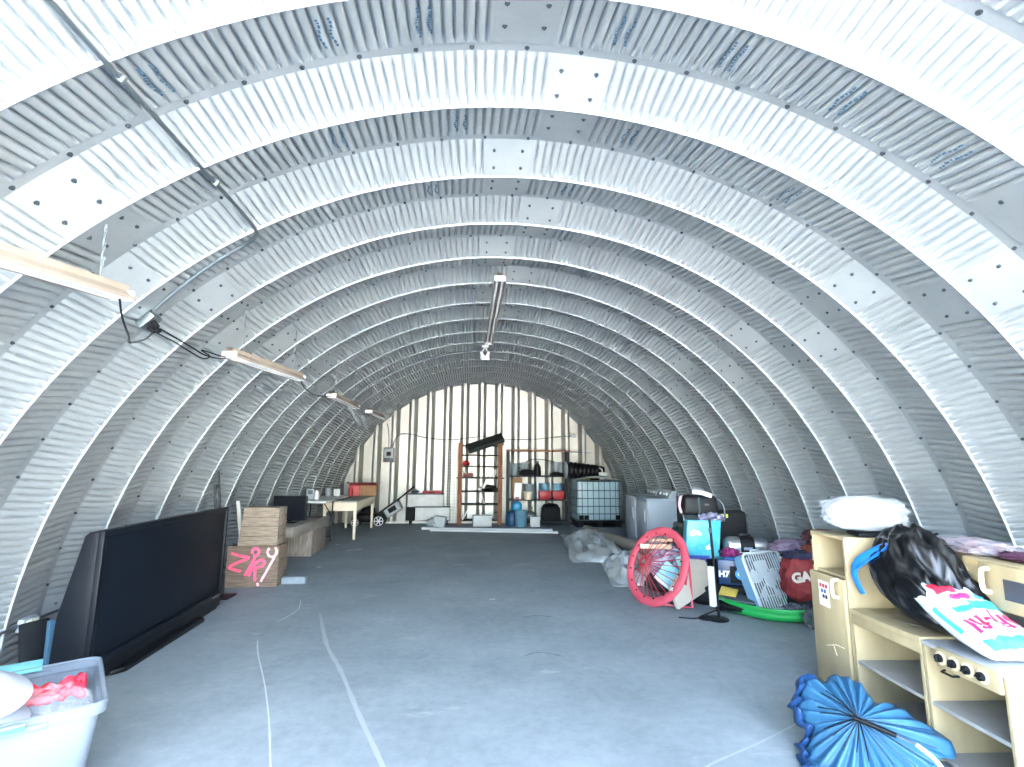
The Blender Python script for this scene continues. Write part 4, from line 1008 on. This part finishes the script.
def hem(u, v):
    a = .72*PI+u*.75*PI; p = canopy(a/(2*PI), 1.); q = p+V((-.03, .02, -.01))*v*1.2+fwd*(.035*math.sin(v*PI)+.012*math.sin(a*14)*v)+e2*.02*math.sin(a*9)*v
    q.z = max(.015, q.z); return q
b.grid(hem, 60, 6); b.build('folded_hem', m_umbd, t, sharp=60, solid=.002)
C0 = HUB+fwd*.075
for k in range(10):
    a = R(118+k*17.5); tip = C0+e1*.17*math.cos(a)+e2*.17*math.sin(a)+fwd*(.02-.05*(k % 2))
    B().tube([C0, C0.lerp(tip, .5)+fwd*.02, tip], .0028, 5, smooth=3).build('rib', m_black, t)
sh0, sh1 = C0-e1*.02, C0+e1*.14-e2*.05+fwd*.02
B().cyl(sh0, sh1, .012, n=12).build('runner', m_black, t)
B().tube([sh1, sh1+e1*.07-e2*.02], .005, 8).build('shaft', m_dgrey, t)
hp = sh1+e1*.07-e2*.02
B().tube([hp, hp+e1*.06-e2*.05, hp+e1*.09-e2*.12, hp+e1*.075-e2*.2], .010, 8, smooth=4).build('handle', mat('pale handle', '#cfd8de', .4), t)
b = B()
for k in range(5): a = R(300+k*16); b.tube([C0, C0+e1*.3*math.cos(a)+e2*.28*math.sin(a)+fwd*.0], .0018, 4)
b.build('stays', m_black, t); tag(list(t.children)[-1], kind='stuff')

# ------------------------------------------------------------------ storage tub, front left
t = thing('storage_tub', 'clear plastic storage tub with teal lid flaps in the front left corner', 'storage tub', (-2.33, 2.63, 0), rz=36)
# local x along the side facing the room (+y local outward) ; local axes: x from back-left to front-right
TX, TY, TZ = .30, .33, .42
def rr(x, y, r, n=6):
    out = []
    for cx, cy, a0 in ((x-r, y-r, 0), (-x+r, y-r, 90), (-x+r, -y+r, 180), (x-r, -y+r, 270)):
        for k in range(n+1): a = R(a0+90*k/n); out.append((cx+r*math.cos(a), cy+r*math.sin(a)))
    return out
def shell(levels):
    b = B(); rings = []
    for (x, y, z) in levels: rings.append([b.bm.verts.new((p[0], p[1], z)) for p in rr(x, y, .05)])
    n = len(rings[0])
    for a, c in zip(rings, rings[1:]):
        for i in range(n): b.bm.faces.new((a[i], a[(i+1) % n], c[(i+1) % n], c[i]))
    b.bm.faces.new(rings[0]); return b
b = shell([(TX-.06, TY-.06, .004), (TX-.045, TY-.045, .03), (TX-.012, TY-.012, .37), (TX-.012, TY-.012, .375), (TX+.012, TY+.012, .376), (TX+.014, TY+.014, .42), (TX+.008, TY+.008, .424), (TX-.004, TY-.004, .418)])
b.build('tub', m_frost, t, solid=.003)
for s in (-1, 1): B().box((.0, s*(TY+.012), .385), (.24, .02, .025), bev=.006).build('grip', m_frost, t)
m_tl = mat('pale teal lid plastic', '#6fb0b4', .35, trans=.2, alpha=.95)
B().box((-.10, TY+.03, .425), (.36, .10, .008), rot=(.25, 0, 0), bev=.003).build('lid_flap', m_tl, t)
B().box((-.12, -TY-.03, .395), (.34, .15, .008), rot=(-.55, 0, 0), bev=.003).build('lid_flap', m_tl, t)
t = thing('bag_of_red_cloth', 'clear plastic bag holding a red cloth, inside the clear storage tub', 'bag', (-2.25, 2.72, .235), rz=36)
B().ell((0, 0, .01), (.165, .14, .155), amp=.16, fr=3.2, sub=5, seed=21, e=.8).build('clear_bag', mat('crinkled clear film', '#dfe5ec', .15, trans=.3, ior=1.08, alpha=.25), t, sharp=70)
b = B(); b.grid(lambda u, v: V((-.14+.27*u, .03+.11*(v-.5)+.02*math.sin(u*9), .13+.035*noise.noise(V((u*7, v*4, 1)))+.02*abs(math.sin(u*13+v*5))+.03*(v-.5))), 24, 8); b.build('red_cloth', mat('red cloth', '#c01f33', .7), t, solid=.02)
B().ell((0, -.02, -.05), (.15, .11, .10), amp=.3, fr=3, sub=4, seed=17).build('grey_cloth', mat('lilac grey cloth', '#8f8fa6', .8, var=.15, scale=12), t)
for k, (z, r, lb) in enumerate(((.46, .20, 'upper one of two white dish covers heaped on the storage tub'), (.395, .19, 'lower one of two white dish covers heaped on the storage tub'))):
    t = tag(B().lathe([(0, .10), (.06, .098), (.11, .08), (.15, .045), (r, .02), (r+.01, .012), (r, .008), (.145, .035), (.10, .068), (.05, .085), (0, .088)], n=40).build('dish_cover', mat('white foam', '#a9afb6', .5), loc=(-2.40+.03*k, 2.47-.015*k, z)), lb, 'dish cover', 'white dish covers on the storage tub')
    t.rotation_euler = (.12-.2*k, .22, 0)
# ------------------------------------------------------------------ pink elastic-web chair ring
t = thing('saucer_chair', 'pink folding saucer chair frame with web of elastic cords, tipped on its edge', 'chair', (1.60, 5.38, 0))
m_pk = mat('pink padded ring', '#ab4251', .6, var=.06, scale=8); m_pkt = mat('pink steel tube', '#b03a4d', .4); m_cord = mat('red elastic cord', '#93202b', .6)
r1 = V((.50, -.83, .25)).normalized(); bb = V((.225, .40, .89)); bb = (bb-r1*bb.dot(r1)).normalized(); nn = r1.cross(bb).normalized()
ctr = V((.095, .16, .378)); RO = .375
def ring_pt(a, r, off=0.): return ctr+r1*(r*math.cos(a))+bb*(r*math.sin(a))+nn*off
b = B(); b.tube([ring_pt(2*PI*k/64, RO) for k in range(64)], .048, 14, closed=True)
for v in b.bm.verts:
    d = v.co-ctr; h = d.dot(nn); v.co = v.co-nn*h*.45
b.build('padded_ring', m_pk, t)
hub = ring_pt(2.9, .10, .10)
NC = 26
for k in range(NC):
    a = 2*PI*k/NC+.1; p = ring_pt(a, RO-.045, 0); q = hub+(p-hub)*.10
    mid = p.lerp(q, .55)+nn*.012*math.sin(k*2.3)-V((0, 0, .012))
    B().tube([p, mid, q], .0042, 5, smooth=3).build('elastic_cord', m_cord, t)
b = B(); b.tube([hub+(ring_pt(2*PI*k/20, .05)-ctr) for k in range(20)], .008, 8, closed=True); b.build('web_hub', m_cord, t)
b = B()
for k in range(16):
    a = 2*PI*k/16; b.cyl(ring_pt(a, RO-.03, .022), ring_pt(a, RO-.03, .030), .009, n=10)
b.build('eyelets', m_matte, t); tag(list(t.children)[-1], kind='stuff')
b = B(); A0, A1 = ring_pt(-.1, RO, -.04), ring_pt(-1.25, RO, -.04)
A0f, A1f = V((.36, -.10, .016)), V((.02, .03, .016))
b.tube([ring_pt(.15, RO, -.05), V((.37, -.06, .28)), A0f, V((.30, -.07, .016)), V((.14, .02, .016)), A1f, A1f+V((.01, .03, .05))], .0125, 8); b.build('leg', m_pkt, t)
b = B(); b.tube([ring_pt(-.35, RO, -.05), V((.33, .0, .15)), V((.36, .12, .016)), V((.20, .25, .016))], .0125, 8); b.build('leg', m_pkt, t)
t = thing('timber_offcut', 'pale timber offcut stuck through the upper part of the pink chair ring', 'timber', (1.76, 5.72, .52))
o = B().box((0, 0, .03), (.34, .04, .05), bev=.003).build('board', mat('pale sawn timber', '#bfab93', .7, col2='#ad9980', scale=6), t); o.matrix_local = Euler((0, 0, -.15)).to_matrix().to_4x4()
tag(B().box((1.86, 5.82, .602), (.26, .035, .03), rot=(0, .0, -.1), bev=.003).build('timber_strip', mat('pale sawn timber', '#bfab93', .7)), 'thin pale timber strip behind the offcut in the pink chair ring', 'timber')
m_mix = mat('printed wrapping film', '#b7a5b4', .22, trans=.15, alpha=.95, col2='#5d6f8c', scale=16, bump=.3, bscale=18)
lump('wrapped_bundle', 'film-wrapped bundle of mixed colours behind the web of the pink chair', 'bundle', (1.98, 5.98, .33), (.20, .13, .19), m_mix, amp=.3, fr=3, seed=13)
t = thing('picture_book', 'pale book with turquoise cover propped behind the pink chair ring', 'book', (1.94, 5.72, .0)); M = Matrix.Translation((0, .03, .20)) @ Euler((-.15, .65, -.4)).to_matrix().to_4x4()
o = B().box((0, 0, 0), (.30, .03, .24), bev=.003).build('pages', mat('book pages', '#c9cbc8', .7), t); o.matrix_local = M
o = B().box((0, -.017, 0), (.30, .004, .24)).build('cover', mat('turquoise book cover', '#4fa9bb', .4, col2='#8cc3c9', scale=10), t); o.matrix_local = M
o = B().box((0, -.02, -.10), (.305, .006, .03)).build('spine_strip', m_plwhite, t); o.matrix_local = M
lump('dark_bundle', 'dark heap of cloth on the floor under the film-wrapped bundle', 'bundle', (2.0, 6.05, .09), (.24, .2, .12), mat('dark cloth', '#23262b', .9, var=.3, scale=10), amp=.25, seed=31, floor=.002)

# ------------------------------------------------------------------ the heap along the right wall
t = thing('beige_box', 'flat beige box leaning on one corner beside the pink chair', 'box', (1.78, 5.18, 0))
Ax = V((.63, .33, .20)).normalized(); Ay = V((.07, .16, .44)); Ay = (Ay-Ax*Ay.dot(Ax)).normalized(); Az = Ax.cross(Ay)
M = Matrix((Ax, Ay, -Az)).transposed().to_4x4()
m_bb = mat('dull beige card', '#a39c90', .75, var=.05)
b = B(); b.prism([(0, 0), (.62, 0), (.62, .26), (.40, .36), (0.02, .20)], .05, Matrix.Identity(4), bev=.005); o = b.build('box', m_bb, t); o.matrix_local = Matrix.Translation((0, 0, .03)) @ M
b = B(); b.box((.31, -.004, .025), (.60, .006, .022)); o = b.build('edge_strip', mat('darker beige edge', '#857e73', .8), t); o.matrix_local = Matrix.Translation((0, 0, .03)) @ M
lump('black_cloth', 'black crumpled cloth on the floor beneath the beige box', 'cloth', (2.25, 5.5, .10), (.22, .16, .13), m_matte, amp=.2, seed=41, floor=.002)
t = thing('mint_card', 'pale mint card sticking up behind the flat beige box', 'card', (2.03, 5.62, .16)); B().box((.03, 0, .16), (.15, .012, .32), rot=(.1, -.35, 0)).build('card', mat('mint paper', '#8fc4bf', .6), t); B().box((.105, -.01, .18), (.012, .014, .3), rot=(.1, -.6, 0)).build('black_edge', m_matte, t)
t = thing('storage_crate', 'black storage crate standing under the turquoise gift bag', 'crate', (2.40, 6.05, 0)); B().box((0, 0, .19), (.50, .36, .38), bev=.015, taper=1.05).build('body', m_matte, t); B().box((0, 0, .385), (.54, .40, .02), bev=.008).build('rim', m_black, t)
t = thing('gift_bag', 'turquoise gift bag printed with white clouds, on the heap by the pole', 'gift bag', (2.33, 5.86, .40), rz=-6)
m_tq = mat('turquoise printed paper', '#2f9cae', .35, col2='#58b3bf', scale=9, bump=.2, bscale=12)
b = B(); b.prism([(-.19, -.07), (.19, -.07), (.19, .07), (-.19, .07)], .42, Matrix.Identity(4), bev=.006)
for v in b.bm.verts:
    v.co.x *= 1-.04*v.co.z; v.co.x += .10*v.co.z; v.co.y += .012*math.sin(v.co.x*20)
b.build('bag', m_tq, t)
def cloud(cx, cz, s):
    b = B()
    for dx, dz, r in ((-.05, 0, .03), (-.015, .02, .036), (.03, .012, .03), (.06, 0, .02)): b.lathe([(0, .0), (r*s, .0), (r*s, .003), (0, .003)], n=18, M=Matrix.Translation((cx+dx*s+.10*cz, -.0715, cz+dz*s)) @ Matrix.Rotation(PI/2, 4, 'X'))
    b.build('cloud_print', mat('white print', '#cfdfe2', .5), t)
cloud(-.09, .27, .9); cloud(.10, .12, .85); cloud(.14, .35, .6)
B().b2((-.195, -.073, .0), (.195, .073, .035)).build('base_band', mat('violet blue band', '#3f4fa0', .4), t)
lump('tissue_paper', 'silver tissue spilling from the top of the turquoise gift bag', 'tissue', (2.47, 5.84, .845), (.14, .07, .05), mat('silver tissue', '#85839a', .25, .4, bump=.4, bscale=30), amp=.5, fr=4, seed=15)
t = thing('black_satchel', 'black satchel on top of the turquoise gift bag, a white box stuck in it', 'bag', (2.40, 5.98, .86), rz=-5)
B().box((0, 0, .12), (.44, .20, .23), bev=.05, seg=3, taper=.86).build('body', mat('black nylon', '#07080b', .6, var=.2, scale=14, bump=.2), t)
B().box((-.03, -.095, .11), (.02, .02, .2), bev=.004).build('strap', mat('dark teal webbing', '#23404a', .6), t); B().box((.06, -.10, .13), (.05, .006, .02)).build('badge', m_dgrey, t)
B().tube([(.2, -.05, .2), (.26, -.07, .12), (.27, -.08, 0), (.25, -.09, -.06)], .01, 6, smooth=3).build('shoulder_strap', m_dgrey, t)
B().tube([(-.22, -.03, .22), (-.25, -.05, .12), (-.23, -.06, .03)], .018, 6, smooth=3).build('pink_piping', mat('pale pink piping', '#b99aa4', .6), t)
t = thing('white_carton', 'small grey-white box lying open on top of the black satchel', 'carton', (2.38, 5.94, 1.105), rz=-20); B().box((0, 0, .035), (.14, .11, .05), rot=(.25, .15, 0), bev=.005).build('carton', mat('grey white card', '#aeb0b0', .6), t); B().box((.10, -.045, .0), (.10, .02, .05), rot=(.2, .3, .3), bev=.003).build('flap', m_plwhite, t)
t = thing('suitcase', 'black suitcase with a yellow tag standing against the wall behind the gift bag', 'suitcase', (2.86, 6.30, 0), rz=-12)
B().box((0, 0, .46), (.50, .22, .86), bev=.05, seg=3).build('shell', mat('black suitcase cloth', '#07090b', .75, var=.3, scale=20, bump=.3), t)
B().tube([(.235, -.125, .1), (.24, -.125, .5), (.235, -.125, .86)], .010, 6).build('trim_piping', m_dgrey, t)
B().box((-.03, -.118, .83), (.10, .012, .045), bev=.004).build('tag', mat('yellow tag', '#b6b45a', .5), t)
for x in (-.2, .2): B().cyl((x, -.08, .03), (x+.03, -.08, .03), .03, n=14).build('wheel', m_rubber, t)
t = thing('plastic_bin', 'dark plastic bin standing under the chrome roaster', 'bin', (2.88, 5.85, 0), rz=-15); B().box((0, 0, .22), (.56, .34, .44), bev=.02, taper=1.05).build('body', m_matte, t); B().box((0, 0, .445), (.60, .38, .02), bev=.008).build('rim', m_black, t)
t = thing('roaster', 'chrome-domed electric roaster with a black band on the heap by the wall', 'roaster', (2.80, 5.72, .462), rz=-16)
B().box((0, 0, .02), (.60, .32, .03), bev=.012).build('tray', m_black, t); B().tube([(-.30, -.165, .035), (.30, -.165, .035)], .008, 8).build('trim_rail', m_chrome, t)
b = B(); b.grid(lambda u, v: V((.24*math.copysign(abs(math.cos(PI*u))**.35, math.cos(PI*u))*math.sin(PI*v)**.25, -.13*math.cos(PI*v), .035+.15*math.sin(PI*v)**.55*math.sin(PI*u)**.4)), 40, 24); b.build('dome', mat('brushed chrome', '#b3b8bc', .28, .95), t, sharp=60)
b = B(); b.grid(lambda u, v: V((-.075+.15*u, -.137*math.cos(PI*v), .036+.157*math.sin(PI*v)**.55)), 4, 24); b.build('band', m_black, t); B().box((0, -.142, .075), (.09, .006, .03)).build('badge', mat('silver badge', '#9fb3c0', .3, .5), t)
B().box((0, 0, .205), (.12, .03, .03), bev=.008).build('handle', m_black, t)
lump('pink_bag', 'magenta bag squeezed between the gift bag and the roaster', 'bag', (2.56, 5.60, .47), (.09, .09, .075), mat('magenta cloth', '#7a2059', .6, var=.2, scale=14), amp=.4, fr=3, seed=19)
lump('purple_bag', 'violet and blue packet poking out under the turquoise gift bag', 'packet', (2.17, 5.62, .395), (.12, .06, .04), mat('violet film', '#7a4a90', .4, col2='#3c55a3', scale=12), amp=.3, fr=3, seed=23)
t = thing('printed_box', 'dark blue printed box lettered H7 with a round blue picture, in front of the roaster', 'box', (2.50, 5.42, .21), rz=-22)
B().box((0, 0, .13), (.34, .22, .25), bev=.012).build('box', mat('deep blue print', '#0b2c52', .35), t); B().box((.04, -.112, .11), (.19, .006, .17), bev=.02).build('dark_panel', m_matte, t)
b = B(); b.lathe([(0, .004), (.052, .003), (.056, 0)], n=26, M=Matrix.Translation((.05, -.115, .12)) @ Matrix.Rotation(PI/2, 4, 'X')); b.build('round_print', mat('cyan blue print', '#2b8fd0', .3), t)
b = B(); b.lathe([(.018, .008), (.03, .007), (.018, .006)], n=20, M=Matrix.Translation((.045, -.115, .125)) @ Matrix.Rotation(PI/2, 4, 'X')); b.build('ring_print', m_plwhite, t)
text_mesh('H7', .085, m_plwhite, t, Matrix.Translation((-.115, -.1115, .11)) @ Matrix.Rotation(PI/2, 4, 'X'), depth=.001, bold=.004)
B().box((.0, -.02, .262), (.2, .12, .012), rot=(.0, 0, .1)).build('top_print', m_blue, t)
tag(B().box((2.52, 5.46, .105), (.42, .30, .20), rot=(0, 0, -.35), bev=.012).build('dark_case', m_matte), 'dark case under the blue printed box', 'case')
t = thing('open_case', 'open black plastic case with a yellow pad, in front of the blue printed box', 'case', (2.36, 5.14, .06), rz=-38)
B().box((0, 0, .03), (.36, .26, .05), rot=(.25, 0, 0), bev=.01).build('tray', m_black, t); B().box((.0, .03, .075), (.34, .11, .02), rot=(.25, 0, 0), bev=.003).build('divider', m_dgrey, t)
B().box((-.09, .08, .105), (.16, .14, .025), rot=(.35, .1, 0), bev=.004).build('yellow_pad', mat('yellow pad', '#b9a24a', .6), t); B().tube([(-.17, -.06, .06), (.17, -.06, .06)], .008, 6).build('rail', m_steel, t)
# green sled
t = thing('green_sled', 'bright green oval plastic sled holding the box fan', 'sled', (2.62, 5.08, 0), rz=-46)
m_gr = mat('bright green plastic', '#178a42', .35)
SA, SB = .47, .27
def oval(u, r, z):
    a = 2*PI*u; return V((SA*r*math.copysign(abs(math.cos(a))**.85, math.cos(a)), SB*r*math.copysign(abs(math.sin(a))**.85, math.sin(a)), z+.03*math.cos(a)**2))
lv = [(.0, .008), (.5, .006), (.86, .006), (.95, .02), (.985, .045), (1.0, .058), (.985, .066), (1.01, .085), (1.02, .108), (1.0, .118), (.975, .108), (.94, .05), (.85, .022), (0, .02)]
b = B(); b.grid(lambda u, v: oval(u, lv[int(round(v*13))][0], lv[int(round(v*13))][1] if lv[int(round(v*13))][0] > .9 else lv[int(round(v*13))][1]-.03*math.cos(2*PI*u)**2*(1-lv[int(round(v*13))][0])), 56, 13, closed_u=True); b.build('hull', m_gr, t, sharp=60)
b = B(); b.tube([oval(k/60, 1.0, .112)+V((0, 0, 0)) for k in range(60)], .012, 8, closed=True); b.build('rim', m_gr, t)
lump('dark_scrap', 'dark scrap of rubber on the floor left of the pole base', 'scrap', (1.93, 4.92, .018), (.07, .04, .02), m_matte, amp=.4, seed=3, floor=.002, sub=3)
# box fan
t = thing('box_fan', 'white-grilled box fan with pale blue sides tilted in the green sled', 'fan', (2.60, 4.98, .035))
fr_ = V((.95, .31, .02)).normalized(); fu = V((-.10, .38, .92)); fu = (fu-fr_*fu.dot(fr_)).normalized(); fn_ = fr_.cross(fu)   # fn_ points away from viewer? chosen below
if fn_.y > 0: fn_ = -fn_
MF = Matrix((fr_, fu, fn_)).transposed().to_4x4(); 
FWd, FH, FT = .52, .55, .11
def fpart(b, name, m, par=None):
    o = b.build(name, m, par or t); 
    if par is None: o.matrix_local = Matrix.Translation(fr_*.16+V((0, 0, .02))) @ MF
    return o
def rrect(w, h, r, n=6):
    out = []
    for cx, cy, a0 in ((w-r, h-r, 0), (-w+r, h-r, 90), (-w+r, -h+r, 180), (w-r, -h+r, 270)):
        for k in range(n+1): a = R(a0+90*k/n); out.append((cx+r*math.cos(a), cy+r*math.sin(a)+FH/2))
    return out
out_, inn = rrect(FWd/2, FH/2, .07), rrect(FWd/2-.014, FH/2-.014, .06)
b = B(); n = len(out_)
vs = [[b.bm.verts.new((p[0], p[1], z)) for p in ring] for ring, z in ((out_, 0), (out_, -FT), (inn, -FT), (inn, 0))]
for A_, B_ in zip(vs, vs[1:]+vs[:1]):
    for i in range(n): b.bm.faces.new((A_[i], A_[(i+1) % n], B_[(i+1) % n], B_[i]))
fpart(b, 'housing', mat('pale blue fan steel', '#5f86a3', .4))
m_fw = mat('fan white plastic', '#b5c0c7', .4)
b = B(); b.tube([(p[0]*.985, FH/2+(p[1]-FH/2)*.985, .004) for p in out_], .012, 8, closed=True); fpart(b, 'front_rim', m_fw)
b = B()
for k in range(15):
    x = -FWd/2+.03+k*(FWd-.06)/14; hh = FH/2-.016 if abs(x) < FWd/2-.07 else FH/2-.035
    b.box((x, FH/2, .002), (.0065, 2*hh, .009))
for y in (.13, .37): b.box((0, y, -.002), (FWd-.03, .007, .006))
fpart(b, 'front_grille', m_fw)
b = B()
for k in range(15): x = -FWd/2+.03+k*(FWd-.06)/14; b.box((x, FH/2, -FT+.004), (.005, FH-.05, .006))
fpart(b, 'rear_grille', mat('fan grey plastic', '#54616b', .5))
b = B(); b.lathe([(0, .014), (.07, .012), (.074, .0), (.06, -.01)], c=(0, FH/2, .0), n=28); fpart(b, 'hub_cap', m_fw)
for k in range(5):
    a = 2*PI*k/5+.3; b = B()
    def bl(u, v, a=a):
        r = .045+.155*u; w_ = (.9-.25*u)*(v-.5)*1.0; aa = a+w_
        return V((r*math.cos(aa), FH/2+r*math.sin(aa), -.045-.05*(v-.5)))
    b.grid(bl, 8, 8); o = fpart(b, 'blade', mat('pale fan blade', '#b5c4cd', .35)); 
b = B(); b.cyl((0, FH/2, -.09), (0, FH/2, -.02), .05, n=24); fpart(b, 'motor', m_dgrey)
b = B(); b.tube([(-.06, FH+.0, -.05), (-.055, FH+.03, -.05), (.055, FH+.03, -.05), (.06, FH+.0, -.05)], .011, 8); fpart(b, 'carry_handle', m_fw)
b = B(); b.cyl((.10, FH-.003, -.05), (.10, FH+.018, -.05), .022, n=18); fpart(b, 'speed_knob', m_fw)
b = B(); b.box((.0, .035, .012), (.05, .02, .004)); fpart(b, 'badge', m_plwhite)
lump('dark_rags', 'dark rags with white specks in the green sled below the fan', 'rags', (2.86, 4.92, .085), (.13, .10, .05), mat('speckled dark rag', '#262a33', .9, col2='#7c828c', scale=45), amp=.4, fr=3, seed=29)
# sign pole
t = thing('stand_pole', 'slim black stand with a round base and a white sleeve around the lower pole', 'stand', (2.05, 4.93, 0))
B().lathe([(0, 0), (.10, 0), (.105, .006), (.095, .016), (.03, .024), (0, .026)], n=36).build('base', m_black, t)
b = B(); b.cyl((.015, 0, .02), (-.03, 0, .93), .013, n=14); b.build('pole', m_black, t); B().cyl((-.027, 0, .80), (-.028, 0, .84), .018, n=12).build('collar', m_dgrey, t)
b = B(); b.cyl((-.045, -.02, .13), (-.055, -.02, .485), .033, n=18); b.build('sleeve', mat('white sleeve', '#b9bfc3', .5), t)
tag(B().tube([(1.70, 5.0, .006), (1.85, 4.96, .006), (2.0, 5.08, .006), (2.2, 5.22, .006), (2.42, 5.4, .006)], .006, 6, smooth=4).build('extension_cord', m_black), 'dark cord trailing across the floor beneath the stand', 'cable')

# red sports bag and laundry behind the toy fridge
t = thing('red_bag', 'red bag with large white capital letters wedged behind the toy fridge', 'bag', (2.84, 4.80, .10), rz=-14)
B().ell((0, 0, .30), (.19, .12, .21), amp=.12, fr=2.2, sub=5, seed=33, e=.8).build('bag', mat('red jersey cloth', '#5e1219', .75, var=.2, scale=8, bump=.3), t)
text_mesh('GAP', .115, mat('white flock lettering', '#a39c95', .8), t, Matrix.Translation((-.025, -.132, .33)) @ Matrix.Rotation(PI/2, 4, 'X') @ Matrix.Rotation(.18, 4, 'Z'), depth=.006, bold=.006)
lump('laundry_pile', 'dark heap of clothes on the floor behind the toy fridge', 'clothes', (3.02, 4.98, .28), (.20, .20, .33), mat('dark mixed cloth', '#1d1f29', .9, var=.4, scale=7, bump=.4, bscale=20), amp=.25, fr=2.5, seed=37, floor=.002)
lump('lilac_cloth', 'crumpled lilac cloth on top of the dark clothes behind the fridge', 'cloth', (2.90, 5.0, .66), (.22, .14, .06), mat('lilac cloth', '#776c82', .85, col2='#564a5e', scale=14), amp=.4, fr=3, seed=39)
lump('maroon_cloth', 'maroon cloth on the highest part of the clothes heap by the fridge', 'cloth', (3.02, 4.76, .78), (.15, .13, .07), mat('maroon cloth', '#3f1a24', .9, var=.3, scale=10), amp=.3, fr=3, seed=43)
lump('orange_cloth', 'rust-orange cloth between the lilac cloth and the toy fridge', 'cloth', (2.98, 4.76, .67), (.12, .10, .05), mat('rust cloth', '#6d3526', .9, var=.3, scale=10), amp=.3, fr=3, seed=47)
lump('navy_cloth', 'navy trousers hanging over the red bag behind the toy fridge', 'clothes', (2.86, 4.82, .60), (.18, .11, .05), mat('navy cloth', '#191d38', .9, var=.3, scale=10), amp=.3, fr=3, seed=53)
lump('olive_sack', 'grey-green sack on the floor in front of the red bag', 'sack', (2.84, 4.62, .08), (.13, .09, .10), mat('grey green cloth', '#3c4548', .9, var=.3, scale=10), amp=.25, fr=3, seed=59, floor=.002)
# things in front of the laundry machines
t = thing('long_carton', 'long pale carton on the floor stack before the laundry machines', 'carton', (2.62, 7.25, .28), rz=-20); B().box((0, 0, .06), (.36, .2, .12), bev=.008).build('carton', m_pine, t); B().box((.0, 0, .122), (.37, .05, .003)).build('tape', m_beige, t)
tag(B().box((2.66, 7.28, .14), (.44, .36, .27), rot=(0, 0, -.3), bev=.015).build('dark_chest', m_matte), 'dark box under the pale carton before the laundry machines', 'box')
t = thing('folded_chair', 'grey and black folded seat leaning before the near laundry machine', 'chair', (2.80, 7.55, 0), rz=-15); B().box((0, .05, .42), (.22, .06, .34), rot=(-.2, .25, 0), bev=.03).build('backrest', mat('dull brown grey vinyl', '#5a564f', .6), t); B().box((.02, -.06, .33), (.22, .20, .10), rot=(0, .1, 0), bev=.03).build('seat', m_matte, t)
for x in (-.09, .1): B().tube([(x, .03, .3), (x, .0, .015)], .012, 8).build('leg', m_dgrey, t)
B().tube([(.17, .0, .02), (.18, .05, .62)], .012, 8).build('blue_post', m_teal, t)
lump('green_bag', 'dark green bag standing between the pink chair and the gift bag', 'bag', (2.28, 6.35, .33), (.13, .13, .34), mat('dark green cloth', '#1f3a33', .8, var=.3, scale=8), amp=.2, seed=61, floor=.002)
